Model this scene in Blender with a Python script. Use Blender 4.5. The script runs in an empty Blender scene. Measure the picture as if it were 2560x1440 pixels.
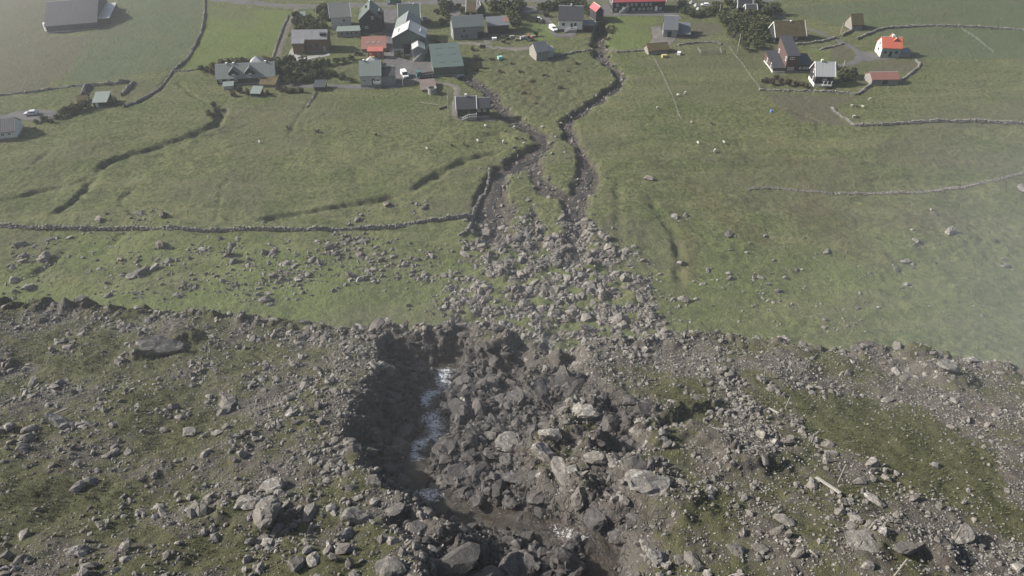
import bpy, bmesh, math, random
import numpy as np
from mathutils import Vector, Matrix

# ------------------------------------------------------------------ camera, sky, sun, exposure
SC = bpy.context.scene
COL = SC.collection
CAM_Z, PITCH, FPX = 105.0, math.radians(38.0), 1828.0
cam_d = bpy.data.cameras.new('camera'); cam = bpy.data.objects.new('camera', cam_d); COL.objects.link(cam)
cam_d.sensor_width = 36.0; cam_d.lens = 36.0 * FPX / 2560.0
cam_d.clip_start = 0.5; cam_d.clip_end = 6000.0
cam.location = (0, 0, CAM_Z); cam.rotation_euler = (math.pi / 2 - PITCH, 0, 0)
SC.camera = cam
SUN_EL, SUN_AZ = math.radians(31.0), math.radians(-82.0)      # azimuth clockwise from +Y
SUN = Vector((math.sin(SUN_AZ) * math.cos(SUN_EL), math.cos(SUN_AZ) * math.cos(SUN_EL), math.sin(SUN_EL)))
w = bpy.data.worlds.new('World'); SC.world = w; w.use_nodes = True
nt = w.node_tree; bg = nt.nodes['Background']
sky = nt.nodes.new('ShaderNodeTexSky'); sky.sky_type = 'NISHITA'; sky.sun_disc = False
sky.sun_elevation = SUN_EL; sky.sun_rotation = SUN_AZ % (2 * math.pi); sky.air_density = 1.0; sky.dust_density = 3.0
nt.links.new(sky.outputs[0], bg.inputs[0]); bg.inputs[1].default_value = 0.078
sl = bpy.data.lights.new('sun', 'SUN'); sl.energy = 5.0; sl.angle = math.radians(0.9); sl.color = (1.0, 0.955, 0.89)
so = bpy.data.objects.new('sun', sl); COL.objects.link(so); so.rotation_euler = SUN.to_track_quat('Z', 'Y').to_euler()
so.location = SUN * 400
SC.view_settings.view_transform = 'Standard'; SC.view_settings.look = 'None'
SC.view_settings.gamma = 1.0; SC.view_settings.use_curve_mapping = False
SC.view_settings.exposure = 0.75
SC.render.engine = 'CYCLES'
SC.cycles.use_denoising = True
SC.cycles.max_bounces = 5; SC.cycles.diffuse_bounces = 2; SC.cycles.glossy_bounces = 2
SC.cycles.transmission_bounces = 2; SC.cycles.transparent_max_bounces = 6; SC.cycles.volume_bounces = 0; SC.cycles.volume_step_rate = 3.0
HAZE_DENSITY = 0.00022

rng = np.random.default_rng(11)
random.seed(5)

# ------------------------------------------------------------------ helpers: noise, distances
def pn(x, y, s=0):
    x = np.asarray(x, float); y = np.asarray(y, float)
    xi = np.floor(x).astype(np.int64); yi = np.floor(y).astype(np.int64)
    xf = x - xi; yf = y - yi
    def g(ix, iy, dx, dy):
        h = (ix * 374761393 + iy * 668265263 + s * 1442695041) & 0xffffffff
        h = ((h ^ (h >> 13)) * 1274126177) & 0xffffffff
        a = ((h ^ (h >> 16)) & 0xffff) * (2 * math.pi / 65536)
        return np.cos(a) * dx + np.sin(a) * dy
    u = xf * xf * xf * (xf * (xf * 6 - 15) + 10); v = yf * yf * yf * (yf * (yf * 6 - 15) + 10)
    n0 = g(xi, yi, xf, yf); n1 = g(xi + 1, yi, xf - 1, yf)
    n2 = g(xi, yi + 1, xf, yf - 1); n3 = g(xi + 1, yi + 1, xf - 1, yf - 1)
    a = n0 + u * (n1 - n0); b = n2 + u * (n3 - n2)
    return (a + v * (b - a)) * 1.5
def fbm(x, y, sc, oct=3, s=0, gain=.5):
    t = 0; a = 1.0
    for i in range(oct):
        t = t + a * pn(x / sc * 2 ** i, y / sc * 2 ** i, s + i * 7); a *= gain
    return t
def sstep(a, b, x):
    t = np.clip((x - a) / (b - a), 0, 1); return t * t * (3 - 2 * t)
def d_line(X, Y, pts, margin=30.0):
    """distance to a polyline and fraction along it (inf away from its box)"""
    P = np.asarray(pts, float); D = np.full(X.shape, 1e6); T = np.zeros(X.shape)
    m = (X > P[:, 0].min() - margin) & (X < P[:, 0].max() + margin) & (Y > P[:, 1].min() - margin) & (Y < P[:, 1].max() + margin)
    if not m.any(): return D, T
    x = X[m]; y = Y[m]; d = np.full(x.shape, 1e12); t = np.zeros(x.shape); n = len(P) - 1
    for i in range(n):
        ax, ay = P[i]; bx, by = P[i + 1]; ex, ey = bx - ax, by - ay
        k = np.clip(((x - ax) * ex + (y - ay) * ey) / (ex * ex + ey * ey + 1e-9), 0, 1)
        q = (x - ax - k * ex) ** 2 + (y - ay - k * ey) ** 2
        c = q < d; d = np.where(c, q, d); t = np.where(c, (i + k) / n, t)
    D[m] = np.sqrt(d); T[m] = t
    return D, T
def sd_poly(X, Y, pts, margin=30.0):
    """signed distance to a polygon, negative inside"""
    P = np.asarray(pts, float); D = np.full(X.shape, 1e6)
    m = (X > P[:, 0].min() - margin) & (X < P[:, 0].max() + margin) & (Y > P[:, 1].min() - margin) & (Y < P[:, 1].max() + margin)
    if not m.any(): return D
    x = X[m]; y = Y[m]; d = np.full(x.shape, 1e12); ins = np.zeros(x.shape, bool)
    for i in range(len(P)):
        ax, ay = P[i]; bx, by = P[(i + 1) % len(P)]; ex, ey = bx - ax, by - ay
        k = np.clip(((x - ax) * ex + (y - ay) * ey) / (ex * ex + ey * ey + 1e-9), 0, 1)
        d = np.minimum(d, (x - ax - k * ex) ** 2 + (y - ay - k * ey) ** 2)
        c = ((ay > y) != (by > y)) & (x < ex * (y - ay) / (ey if abs(ey) > 1e-9 else 1e-9) + ax)
        ins ^= c
    D[m] = np.sqrt(d) * np.where(ins, -1, 1)
    return D
def smooth_line(pts, step):
    """Catmull-Rom through the points, resampled about every step metres"""
    P = np.asarray(pts, float); out = []
    Q = np.vstack([2 * P[0] - P[1], P, 2 * P[-1] - P[-2]])
    for i in range(1, len(Q) - 2):
        n = max(2, int(np.linalg.norm(Q[i + 1] - Q[i]) / step))
        for k in range(n):
            t = k / n
            out.append(.5 * (2 * Q[i] + (Q[i + 1] - Q[i - 1]) * t + (2 * Q[i - 1] - 5 * Q[i] + 4 * Q[i + 1] - Q[i + 2]) * t * t
                             + (3 * Q[i] - Q[i - 1] - 3 * Q[i + 1] + Q[i + 2]) * t ** 3))
    out.append(P[-1]); return np.array(out)

# sight line of a point of the survey photograph (2560 x 1440), used to find where things stand on the land
CP, SP = math.cos(PITCH), math.sin(PITCH)
def sight(px, py):
    a = (px - 1280.0) / FPX; b = (720.0 - py) / FPX
    return np.array((a, CP + b * SP, -SP + b * CP))
def hit(px, py, H):
    d = sight(px, py); t = 100.0 / -d[2]
    for _ in range(14):
        z = H(d[0] * t, d[1] * t); t2 = (CAM_Z - z) / -d[2]
        t = .35 * t + .65 * t2
    return d * t + np.array((0, 0, CAM_Z))
def f_base(x, y):
    return 0.0007 * np.maximum(0, 200 - np.asarray(y, float)) ** 2 + 0.012 * np.maximum(0, np.asarray(y, float) - 300)
def n_base(x, y):
    return 78.2 - .364 * np.asarray(y, float) + 0.0 * np.asarray(x, float)
def NBd(pts, dep): return np.array([hit(a, b, lambda x, y: float(n_base(x, y)) - dep)[:2] for a, b in pts])
def FB(pts): return np.array([hit(a, b, lambda x, y: float(f_base(x, y)))[:2] for a, b in pts])
def NB(pts): return np.array([hit(a, b, lambda x, y: float(n_base(x, y)))[:2] for a, b in pts])

# ------------------------------------------------------------------ helpers: meshes, objects, materials
def mesh_np(name, V, F, smooth=False, attrs=None):
    me = bpy.data.meshes.new(name); V = np.asarray(V, np.float32); F = np.asarray(F, np.int32); k = F.shape[1]
    me.vertices.add(len(V)); me.vertices.foreach_set('co', V.ravel())
    me.loops.add(F.size); me.loops.foreach_set('vertex_index', F.ravel())
    me.polygons.add(len(F)); me.polygons.foreach_set('loop_start', np.arange(0, F.size, k, dtype=np.int32))
    me.polygons.foreach_set('use_smooth', np.full(len(F), smooth))
    for n, a in (attrs or {}).items():
        at = me.attributes.new(n, 'FLOAT', 'POINT'); at.data.foreach_set('value', np.asarray(a, np.float32).ravel())
    me.update(calc_edges=True)
    return me
def obj(name, data, mat=None, parent=None, loc=None, rz=0.0):
    o = bpy.data.objects.new(name, data); COL.objects.link(o)
    if mat is not None and data is not None and not data.materials: data.materials.append(mat)
    if parent is not None: o.parent = parent
    if loc is not None: o.location = loc
    if rz: o.rotation_euler = (0, 0, rz)
    return o
def tag(o, label=None, cat=None, group=None, kind=None):
    if label: o['label'] = label
    if cat: o['category'] = cat
    if group: o['group'] = group
    if kind: o['kind'] = kind
    return o
def grid_faces(nr, nc):
    i = np.arange(nr * nc).reshape(nr, nc)
    return np.stack([i[:-1, :-1], i[:-1, 1:], i[1:, 1:], i[1:, :-1]], -1).reshape(-1, 4)
class MB:
    def __init__(s): s.v = []; s.f = []
    def poly(s, pts):
        n = len(s.v); s.v += [tuple(p) for p in pts]; s.f.append(tuple(range(n, n + len(pts))))
    def box(s, x0, x1, y0, y1, z0, z1):
        n = len(s.v); s.v += [(x0, y0, z0), (x1, y0, z0), (x1, y1, z0), (x0, y1, z0), (x0, y0, z1), (x1, y0, z1), (x1, y1, z1), (x0, y1, z1)]
        s.f += [tuple(n + k for k in q) for q in ((0, 3, 2, 1), (4, 5, 6, 7), (0, 1, 5, 4), (1, 2, 6, 5), (2, 3, 7, 6), (3, 0, 4, 7))]
    def loft(s, a, b):
        """closed solid between two rings of the same count"""
        n = len(s.v); k = len(a); s.v += [tuple(p) for p in a] + [tuple(p) for p in b]
        s.f.append(tuple(n + i for i in reversed(range(k)))); s.f.append(tuple(n + k + i for i in range(k)))
        s.f += [(n + i, n + (i + 1) % k, n + k + (i + 1) % k, n + k + i) for i in range(k)]
    def bar(s, p, q, r, n=5, r2=None):
        p = Vector(p); q = Vector(q); d = (q - p).normalized(); a = d.orthogonal().normalized(); b = d.cross(a); r2 = r if r2 is None else r2
        c = [(math.cos(2 * math.pi * i / n), math.sin(2 * math.pi * i / n)) for i in range(n)]
        s.loft([p + (a * x + b * y) * r for x, y in c], [q + (a * x + b * y) * r2 for x, y in c])
    def mesh(s, name, smooth=False):
        me = bpy.data.meshes.new(name); me.from_pydata(s.v, [], s.f); me.update()
        bm = bmesh.new(); bm.from_mesh(me); bmesh.ops.recalc_face_normals(bm, faces=bm.faces); bm.to_mesh(me); bm.free()
        if smooth: me.polygons.foreach_set('use_smooth', np.full(len(me.polygons), True))
        return me
    def build(s, name, mat, parent=None, smooth=False, loc=None, rz=0.0):
        return obj(name, s.mesh(name, smooth), mat, parent, loc, rz)

MATS = {}
class NT:
    """small wrapper for writing node trees"""
    def __init__(s, name):
        s.m = bpy.data.materials.new(name); s.m.use_nodes = True; s.t = s.m.node_tree
        s.b = s.t.nodes['Principled BSDF']; s.out = s.t.nodes['Material Output']
        MATS[name] = s.m
    def n(s, typ, **kw):
        q = s.t.nodes.new(typ)
        for k, v in kw.items():
            if k.startswith('i_'):
                key = k[2:]; q.inputs[int(key) if key.isdigit() else key.replace('_', ' ')].default_value = v
            else: setattr(q, k, v)
        return q
    def l(s, a, b): s.t.links.new(a, b)
    def pos(s): return s.n('ShaderNodeNewGeometry').outputs['Position']
    def loc(s): return s.n('ShaderNodeTexCoord').outputs['Object']
    def noise(s, vec, scale, detail=4, rough=.55, dist=0.0):
        q = s.n('ShaderNodeTexNoise'); q.inputs['Scale'].default_value = scale; q.inputs['Detail'].default_value = detail
        q.inputs['Roughness'].default_value = rough; q.inputs['Distortion'].default_value = dist; s.l(vec, q.inputs['Vector'])
        return q.outputs['Fac']
    def ramp(s, fac, stops):
        q = s.n('ShaderNodeValToRGB'); e = q.color_ramp.elements
        while len(e) < len(stops): e.new(.5)
        for k, (p, c) in enumerate(stops):
            e[k].position = p; e[k].color = (c, c, c, 1) if not hasattr(c, '__len__') else (*c, 1)
        s.l(fac, q.inputs[0]); return q.outputs[0]
    def mix(s, fac, a, b, mode='MIX'):
        q = s.n('ShaderNodeMix', data_type='RGBA', blend_type=mode)
        for i, v in ((0, fac), (6, a), (7, b)):
            if isinstance(v, (int, float)): q.inputs[i].default_value = v if i == 0 else (v, v, v, 1)
            elif isinstance(v, tuple): q.inputs[i].default_value = (*v, 1)
            else: s.l(v, q.inputs[i])
        return q.outputs[2]
    def math(s, op, a, b=0.0):
        q = s.n('ShaderNodeMath', operation=op)
        for i, v in ((0, a), (1, b)):
            if isinstance(v, (int, float)): q.inputs[i].default_value = v
            else: s.l(v, q.inputs[i])
        return q.outputs[0]
    def attr(s, name): return s.n('ShaderNodeAttribute', attribute_name=name).outputs['Fac']
    def bump(s, h, strength=.5, dist=.1):
        q = s.n('ShaderNodeBump'); q.inputs['Strength'].default_value = strength; q.inputs['Distance'].default_value = dist
        s.l(h, q.inputs['Height']); s.l(q.outputs[0], s.b.inputs['Normal'])
    def col(s, c): s.l(c, s.b.inputs['Base Color'])
    def rough(s, v, spec=.3):
        if isinstance(v, (int, float)): s.b.inputs['Roughness'].default_value = v
        else: s.l(v, s.b.inputs['Roughness'])
        s.b.inputs['Specular IOR Level'].default_value = spec
def simple(name, c, rough=.7, spec=.3, var=.25, scale=1.2, metal=0.0, bump=0.0, dirt=None):
    """painted or raw surface with uneven tone and some wear"""
    t = NT(name); p = t.loc(); n = t.noise(p, scale, 5, .6)
    a = tuple(x * (1 - var) for x in c); b = tuple(min(1, x * (1 + var)) for x in c)
    q = t.mix(n, a, b)
    if dirt: q = t.mix(t.ramp(t.noise(p, scale * 2.3, 6, .7), [(.5, 0), (.72, 1)]), q, dirt)
    t.col(q); t.rough(rough, spec); t.b.inputs['Metallic'].default_value = metal
    if bump: t.bump(t.noise(p, scale * 8, 3), bump, .05)
    return t.m
def sheet(name, c, axis='X', pitch=.55, var=.2, rough=.55, dirt=(.18, .15, .12), dirty=.35):
    """profiled metal sheeting or boards: relief bands plus streaks of weathering"""
    t = NT(name); p = t.loc()
    wv = t.n('ShaderNodeTexWave', wave_type='BANDS', bands_direction=axis); t.l(p, wv.inputs['Vector']); wv.inputs['Scale'].default_value = .314 / pitch
    mp = t.n('ShaderNodeMapping'); t.l(p, mp.inputs[0]); mp.inputs['Scale'].default_value = (1, .12, .12) if axis == 'X' else (.12, 1, .12)
    st = t.noise(mp.outputs[0], 1.1, 5, .65); big = t.noise(p, .35, 3)
    q = t.mix(st, tuple(x * (1 - var) for x in c), tuple(min(1, x * (1 + var)) for x in c))
    q = t.mix(t.math('MULTIPLY', t.ramp(big, [(.45, 0), (.75, 1)]), dirty), q, dirt)
    q = t.mix(t.ramp(wv.outputs['Fac'], [(0, .35), (.12, 0)]), q, tuple(x * .55 for x in c))
    t.col(q); t.rough(rough, .4); t.bump(wv.outputs['Fac'], .5, .06)
    return t.m
# ------------------------------------------------------------------ materials of the land
def mat_field():
    t = NT('field_grass'); p = t.pos()
    big = t.noise(p, .018, 4, .55); mid = t.noise(p, .09, 5, .6, .4); fine = t.noise(p, .9, 5, .7); vf = t.noise(p, 3.2, 3, .7)
    mp = t.n('ShaderNodeMapping'); t.l(p, mp.inputs[0]); mp.inputs['Rotation'].default_value = (0, 0, .25); mp.inputs['Scale'].default_value = (.35, 1.5, 1)
    strk = t.noise(mp.outputs[0], .45, 5, .65, .8)
    c = t.mix(t.ramp(big, [(.35, 0), (.65, 1)]), (.080, .104, .034), (.116, .132, .050))
    c = t.mix(t.ramp(mid, [(.35, 0), (.7, 1)]), c, (.130, .138, .058))
    c = t.mix(t.math('MULTIPLY', t.ramp(strk, [(.45, 0), (.7, 1)]), .6), c, (.172, .164, .096))
    c = t.mix(t.math('MULTIPLY', t.ramp(fine, [(.42, 1), (.56, 0)]), .8), c, (.046, .057, .024))
    c = t.mix(t.math('MULTIPLY', t.ramp(vf, [(.55, 0), (.7, 1)]), .3), c, (.19, .18, .10))
    m2 = t.n('ShaderNodeMapping'); t.l(p, m2.inputs[0]); m2.inputs['Rotation'].default_value = (0, 0, .12); m2.inputs['Scale'].default_value = (.22, 1, 1); band = t.noise(m2.outputs[0], .10, 5, .6, 1.2)
    c = t.mix(t.math('MULTIPLY', t.ramp(band, [(.5, 0), (.68, 1)]), .45), c, (.165, .160, .082)); c = t.mix(t.math('MULTIPLY', t.ramp(band, [(.34, 1), (.48, 0)]), .35), c, (.060, .082, .026))
    c = t.mix(t.math('MULTIPLY', t.attr('lush'), .8), c, t.mix(mid, (.092, .126, .034), (.115, .145, .046)))
    c = t.mix(t.attr('deep'), c, t.mix(mid, (.070, .092, .048), (.092, .110, .060)))
    c = t.mix(t.attr('pale'), c, t.mix(strk, (.080, .080, .048), (.108, .102, .064)))
    c = t.mix(t.math('MULTIPLY', t.attr('brown'), t.ramp(t.noise(p, .25, 5, .7), [(.3, .2), (.6, 1)])), c, (.075, .056, .030))
    bed = t.mix(t.ramp(fine, [(.35, 0), (.65, 1)]), (.040, .033, .028), (.105, .090, .076))
    bed = t.mix(t.ramp(vf, [(.58, 0), (.68, 1)]), bed, (.22, .205, .185))
    bf = t.math('MULTIPLY', t.attr('bed'), 1.0)
    c = t.mix(bf, c, bed)
    sl = t.n('ShaderNodeSeparateXYZ'); t.l(t.n('ShaderNodeNewGeometry').outputs['Normal'], sl.inputs[0])
    steep = t.ramp(sl.outputs['Z'], [(.62, 1), (.80, 0)])
    c = t.mix(t.math('MULTIPLY', steep, t.ramp(fine, [(.4, .3), (.6, 1)])), c, (.060, .050, .036))
    t.col(c); t.rough(.95, .15)
    t.bump(t.math('ADD', t.math('MULTIPLY', fine, 1.0), t.math('MULTIPLY', vf, .45)), 1.0, .8)
    return t.m
def mat_terrace():
    t = NT('terrace_earth'); p = t.pos()
    n1 = t.noise(p, .35, 5, .6, .5); n2 = t.noise(p, 1.6, 5, .7); n3 = t.noise(p, 6.0, 4, .75); n4 = t.noise(p, 15.0, 3, .7)
    earth = t.mix(t.ramp(n2, [(.35, 0), (.65, 1)]), (.062, .054, .044), (.126, .115, .098))
    vor = t.n('ShaderNodeTexVoronoi'); vor.inputs['Scale'].default_value = 6.5; t.l(p, vor.inputs['Vector'])
    chip = t.ramp(vor.outputs['Distance'], [(.16, 1), (.34, 0)])
    sep = t.n('ShaderNodeSeparateColor'); t.l(vor.outputs['Color'], sep.inputs[0])
    chip = t.math('MULTIPLY', chip, t.ramp(sep.outputs[0], [(.52, 0), (.6, 1)]))
    earth = t.mix(chip, earth, t.mix(sep.outputs[1], (.15, .142, .13), (.36, .35, .33)))
    grass = t.mix(t.ramp(n2, [(.35, 0), (.65, 1)]), (.058, .061, .028), (.100, .099, .050))
    grass = t.mix(t.ramp(n3, [(.40, .6), (.55, 0)]), grass, (.042, .043, .020))
    grass = t.mix(t.ramp(n4, [(.58, 0), (.7, .6)]), grass, (.15, .135, .062))
    g = t.math('ADD', t.attr('grass'), t.math('MULTIPLY', t.math('SUBTRACT', n2, .5), 1.3))
    g = t.math('ADD', g, t.math('MULTIPLY', t.math('SUBTRACT', n3, .5), .7))
    c = t.mix(t.ramp(g, [(.42, 0), (.60, 1)]), earth, grass)
    rock = t.mix(t.ramp(n2, [(.3, 0), (.7, 1)]), (.042, .038, .036), (.098, .089, .083))
    rock = t.mix(t.ramp(n3, [(.58, 0), (.7, .7)]), rock, (.15, .135, .12))
    c = t.mix(t.attr('wet'), c, rock)
    sl = t.n('ShaderNodeSeparateXYZ'); t.l(t.n('ShaderNodeNewGeometry').outputs['Normal'], sl.inputs[0])
    c = t.mix(t.math('MULTIPLY', t.ramp(sl.outputs['Z'], [(.5, 1), (.72, 0)]), .85), c, t.mix(n3, (.060, .052, .046), (.155, .143, .128)))
    v2 = t.n('ShaderNodeTexVoronoi', feature='DISTANCE_TO_EDGE'); v2.inputs['Scale'].default_value = 1.5; wp = t.n('ShaderNodeVectorMath', operation='ADD'); t.l(p, wp.inputs[0])
    wn = t.n('ShaderNodeTexNoise'); wn.inputs['Scale'].default_value = 1.2; t.l(p, wn.inputs['Vector']); t.l(wn.outputs['Color'], wp.inputs[1]); t.l(wp.outputs[0], v2.inputs['Vector'])
    crack = t.math('MULTIPLY', t.ramp(v2.outputs['Distance'], [(0, 0), (.10, 1)]), t.math('ADD', t.math('MULTIPLY', t.attr('wet'), 1.1), .08))
    t.col(c); t.rough(t.ramp(t.attr('wet'), [(0, .95), (1, .7)]), .2)
    t.bump(t.math('ADD', t.math('ADD', t.math('MULTIPLY', n3, .8), t.math('MULTIPLY', n4, .35)), t.math('ADD', t.math('MULTIPLY', chip, .25), t.math('MULTIPLY', crack, .9))), 1.0, .22)
    return t.m
def mat_rock(name, lo, hi, lichen, amount=.6, sc=1.0):
    t = NT(name); p = t.pos(); g = t.n('ShaderNodeNewGeometry').outputs['Random Per Island']
    oi = t.n('ShaderNodeObjectInfo').outputs['Random']
    r = t.math('FRACT', t.math('ADD', g, oi))
    n = t.noise(p, 2.2 * sc, 6, .7); n2 = t.noise(p, 9 * sc, 4, .7)
    c = t.mix(t.math('ADD', t.math('MULTIPLY', r, .6), t.math('MULTIPLY', t.ramp(n, [(.3, 0), (.7, 1)]), .4)), lo, hi)
    c = t.mix(t.ramp(n2, [(.35, .5), (.5, 0)]), c, tuple(x * .5 for x in lo))
    li = t.math('MULTIPLY', t.ramp(t.noise(p, 3.6 * sc, 6, .75), [(.53, 0), (.63, 1)]), t.ramp(r, [(.25, .12), (.85, 1)]))
    c = t.mix(t.math('MULTIPLY', li, amount), c, lichen)
    t.col(c); t.rough(.9, .2); t.bump(t.math('ADD', n, t.math('MULTIPLY', n2, .4)), .7, .22)
    return t.m
M_ROCK = mat_rock('grey_rock', (.088, .081, .071), (.235, .220, .197), (.43, .42, .39), .8)
M_PEB = mat_rock('pale_chips', (.12, .112, .10), (.33, .315, .29), (.5, .49, .46), .6)
M_WET = mat_rock('wet_rock', (.040, .038, .037), (.122, .112, .105), (.28, .27, .255), .45)
M_FROCK = mat_rock('field_rock', (.075, .069, .060), (.205, .190, .168), (.42, .41, .38), .7, .55)
M_STONE = mat_rock('wall_stone', (.10, .098, .085), (.25, .24, .215), (.42, .41, .38), .7, .8)

# ------------------------------------------------------------------ the fields round the village: one sheet
STREAMS = [  # photo points, half width of bed (m), bank width (m), depth (m)
    ([(1150, 185), (1190, 205), (1228, 232), (1245, 262), (1275, 288), (1310, 312), (1345, 335), (1362, 352), (1362, 372)], 1.9, 1.6, 1.3),
    ([(1362, 372), (1330, 392), (1285, 420), (1248, 455), (1232, 500), (1228, 548), (1238, 575)], 3.4, 1.8, 1.7),
    ([(1505, 60), (1500, 100), (1505, 140)], 2.2, 1.6, 1.8),
    ([(1498, 135), (1525, 160), (1552, 192), (1545, 215), (1500, 245), (1455, 275), (1425, 295), (1418, 318), (1432, 350), (1452, 390), (1465, 420)], 1.25, 1.5, 1.5),
    ([(1465, 420), (1470, 450), (1440, 500), (1432, 545), (1440, 600), (1440, 650)], 2.6, 1.6, 1.3),
    ([(1330, 392), (1345, 440), (1370, 480), (1430, 500)], 2.2, 2.0, .8),
    ([(1250, 540), (1300, 520), (1330, 560), (1330, 600)], 2.2, 2.0, .6),
]
DITCHES = [
    ([(548, 258), (553, 285), (540, 308), (500, 328), (440, 350), (370, 370), (300, 392), (255, 415), (235, 440)], .5, 2.0, 1.5),
    ([(235, 440), (215, 475), (180, 505), (130, 535)], .4, 1.6, 1.0),
    ([(0, 502), (80, 480), (160, 462), (235, 440)], .4, 1.6, 1.0),
    ([(1255, 378), (1215, 388), (1165, 402), (1110, 432), (1060, 462), (1010, 488)], .5, 1.8, 1.3),
    ([(1015, 486), (940, 497), (860, 512), (780, 528), (700, 540), (655, 552)], .5, 1.5, 1.2),
    ([(340, 470), (300, 500), (330, 530), (360, 555)], .3, 1.0, .5), ([(520, 255), (480, 235), (440, 200)], .3, 1.0, .5), ([(640, 300), (560, 330), (480, 345), (420, 380), (340, 400)], .2, 1.4, .3),
    ([(1545, 450), (1545, 520), (1548, 580), (1560, 610)], .3, 1.6, .5),
    ([(1620, 500), (1660, 545), (1690, 590), (1700, 650), (1700, 720)], .3, 1.8, .7),
    ([(1110, 318), (1080, 350), (1040, 365), (985, 375)], .3, .9, .35),
    ([(780, 245), (740, 300), (720, 340)], .3, .8, .4),
    ([(650, 350), (560, 375), (500, 390)], .3, 1.0, .4),
    ([(1555, 298), (1600, 294), (1650, 297)], .3, 1.0, .5),
    ([(1270, 350), (1240, 335), (1220, 345)], 1.2, 2.0, .7),
    ([(430, 182), (405, 215), (370, 245), (330, 262)], .4, 1.0, .6),
    ([(1870, 250), (1930, 262), (2010, 285), (2050, 305), (2045, 330)], .3, 1.2, .45),
    ([(120, 380), (100, 395), (85, 410)], .3, 1.0, .4),
    ([(600, 420), (560, 470), (540, 560)], .2, .7, .25),
    ([(170, 620), (120, 660), (60, 700)], .4, 1.6, .7),
    ([(310, 575), (290, 600), (255, 630)], .3, 1.3, .5),
]
FAN = FB([(1205, 560), (1330, 575), (1480, 560), (1560, 650), (1640, 760), (1700, 880), (1100, 880), (1130, 740), (1195, 640)])
ISLES = [FB(q) for q in (
    [(1265, 440), (1320, 425), (1330, 470), (1325, 520), (1270, 500)],
    [(1350, 390), (1400, 355), (1440, 370), (1440, 430), (1410, 470), (1360, 450)],
    [(1340, 500), (1400, 500), (1430, 575), (1380, 590), (1345, 545)],
    [(1290, 500), (1330, 525), (1320, 570), (1285, 560)])]
PALE = [FB([(-260, -70), (165, -70), (158, 30), (120, 90), (200, 92), (236, 82), (205, 128), (165, 186), (120, 214), (60, 231), (-260, 262)]),
        FB([(1905, 232), (2000, 234), (2145, 243), (2080, 272), (2125, 314), (1990, 300)]),
        FB([(2080, 105), (2125, 120), (2140, 142), (2100, 158), (2075, 150)]),
        FB([(2240, 150), (2320, 150), (2290, 175), (2150, 210), (2180, 165)]),
        FB([(1730, 55), (1800, 60), (1810, 80), (1740, 95)])]
LUSH = [FB([(520, 18), (722, 28), (700, 110), (680, 158), (440, 178), (490, 120)]), FB([(848, 92), (906, 100), (902, 150), (800, 166), (830, 130)]),
        FB([(1530, 42), (1640, 40), (1640, 60), (1622, 122), (1512, 122)]), FB([(1300, 62), (1370, 62), (1400, 95), (1320, 108)]),
        FB([(2020, 120), (2070, 135), (2085, 165), (2050, 160)])]
DEEP = [FB([(240, 78), (270, 70), (300, -40), (505, -40), (500, 90), (430, 172), (240, 205), (165, 205), (205, 130)]),
        FB([(1960, 20), (2560, -30), (2760, 40), (2760, 150), (2300, 145), (2260, 90), (2150, 80)])]
DAMP = [(FB([(1925, 330), (1985, 400), (2020, 460), (2035, 500)]), 2.2), (FB([(2030, 500), (2090, 560), (2150, 620)]), 6.0), (FB([(2000, 520), (2060, 590), (2180, 640)]), 7.0),
        (FB([(1640, 420), (1700, 450), (1800, 500)]), 5.0), (FB([(2110, 380), (2095, 430), (2080, 470)]), 2.2), (FB([(2210, 500), (2280, 560), (2330, 600)]), 3.0),
        (FB([(1310, 205), (1330, 240)]), 4.0), (FB([(1690, 520), (1720, 640), (1700, 740)]), 4.0), (FB([(1760, 500), (1830, 560), (1900, 600)]), 5.0)]
ROUGH = [FB([(1200, 118), (1330, 130), (1480, 150), (1500, 200), (1440, 270), (1330, 300), (1240, 220)]), FB([(1920, 180), (2010, 185), (2040, 215), (1900, 222)]),
         FB([(690, 150), (880, 160), (890, 200), (700, 205)])]
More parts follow.
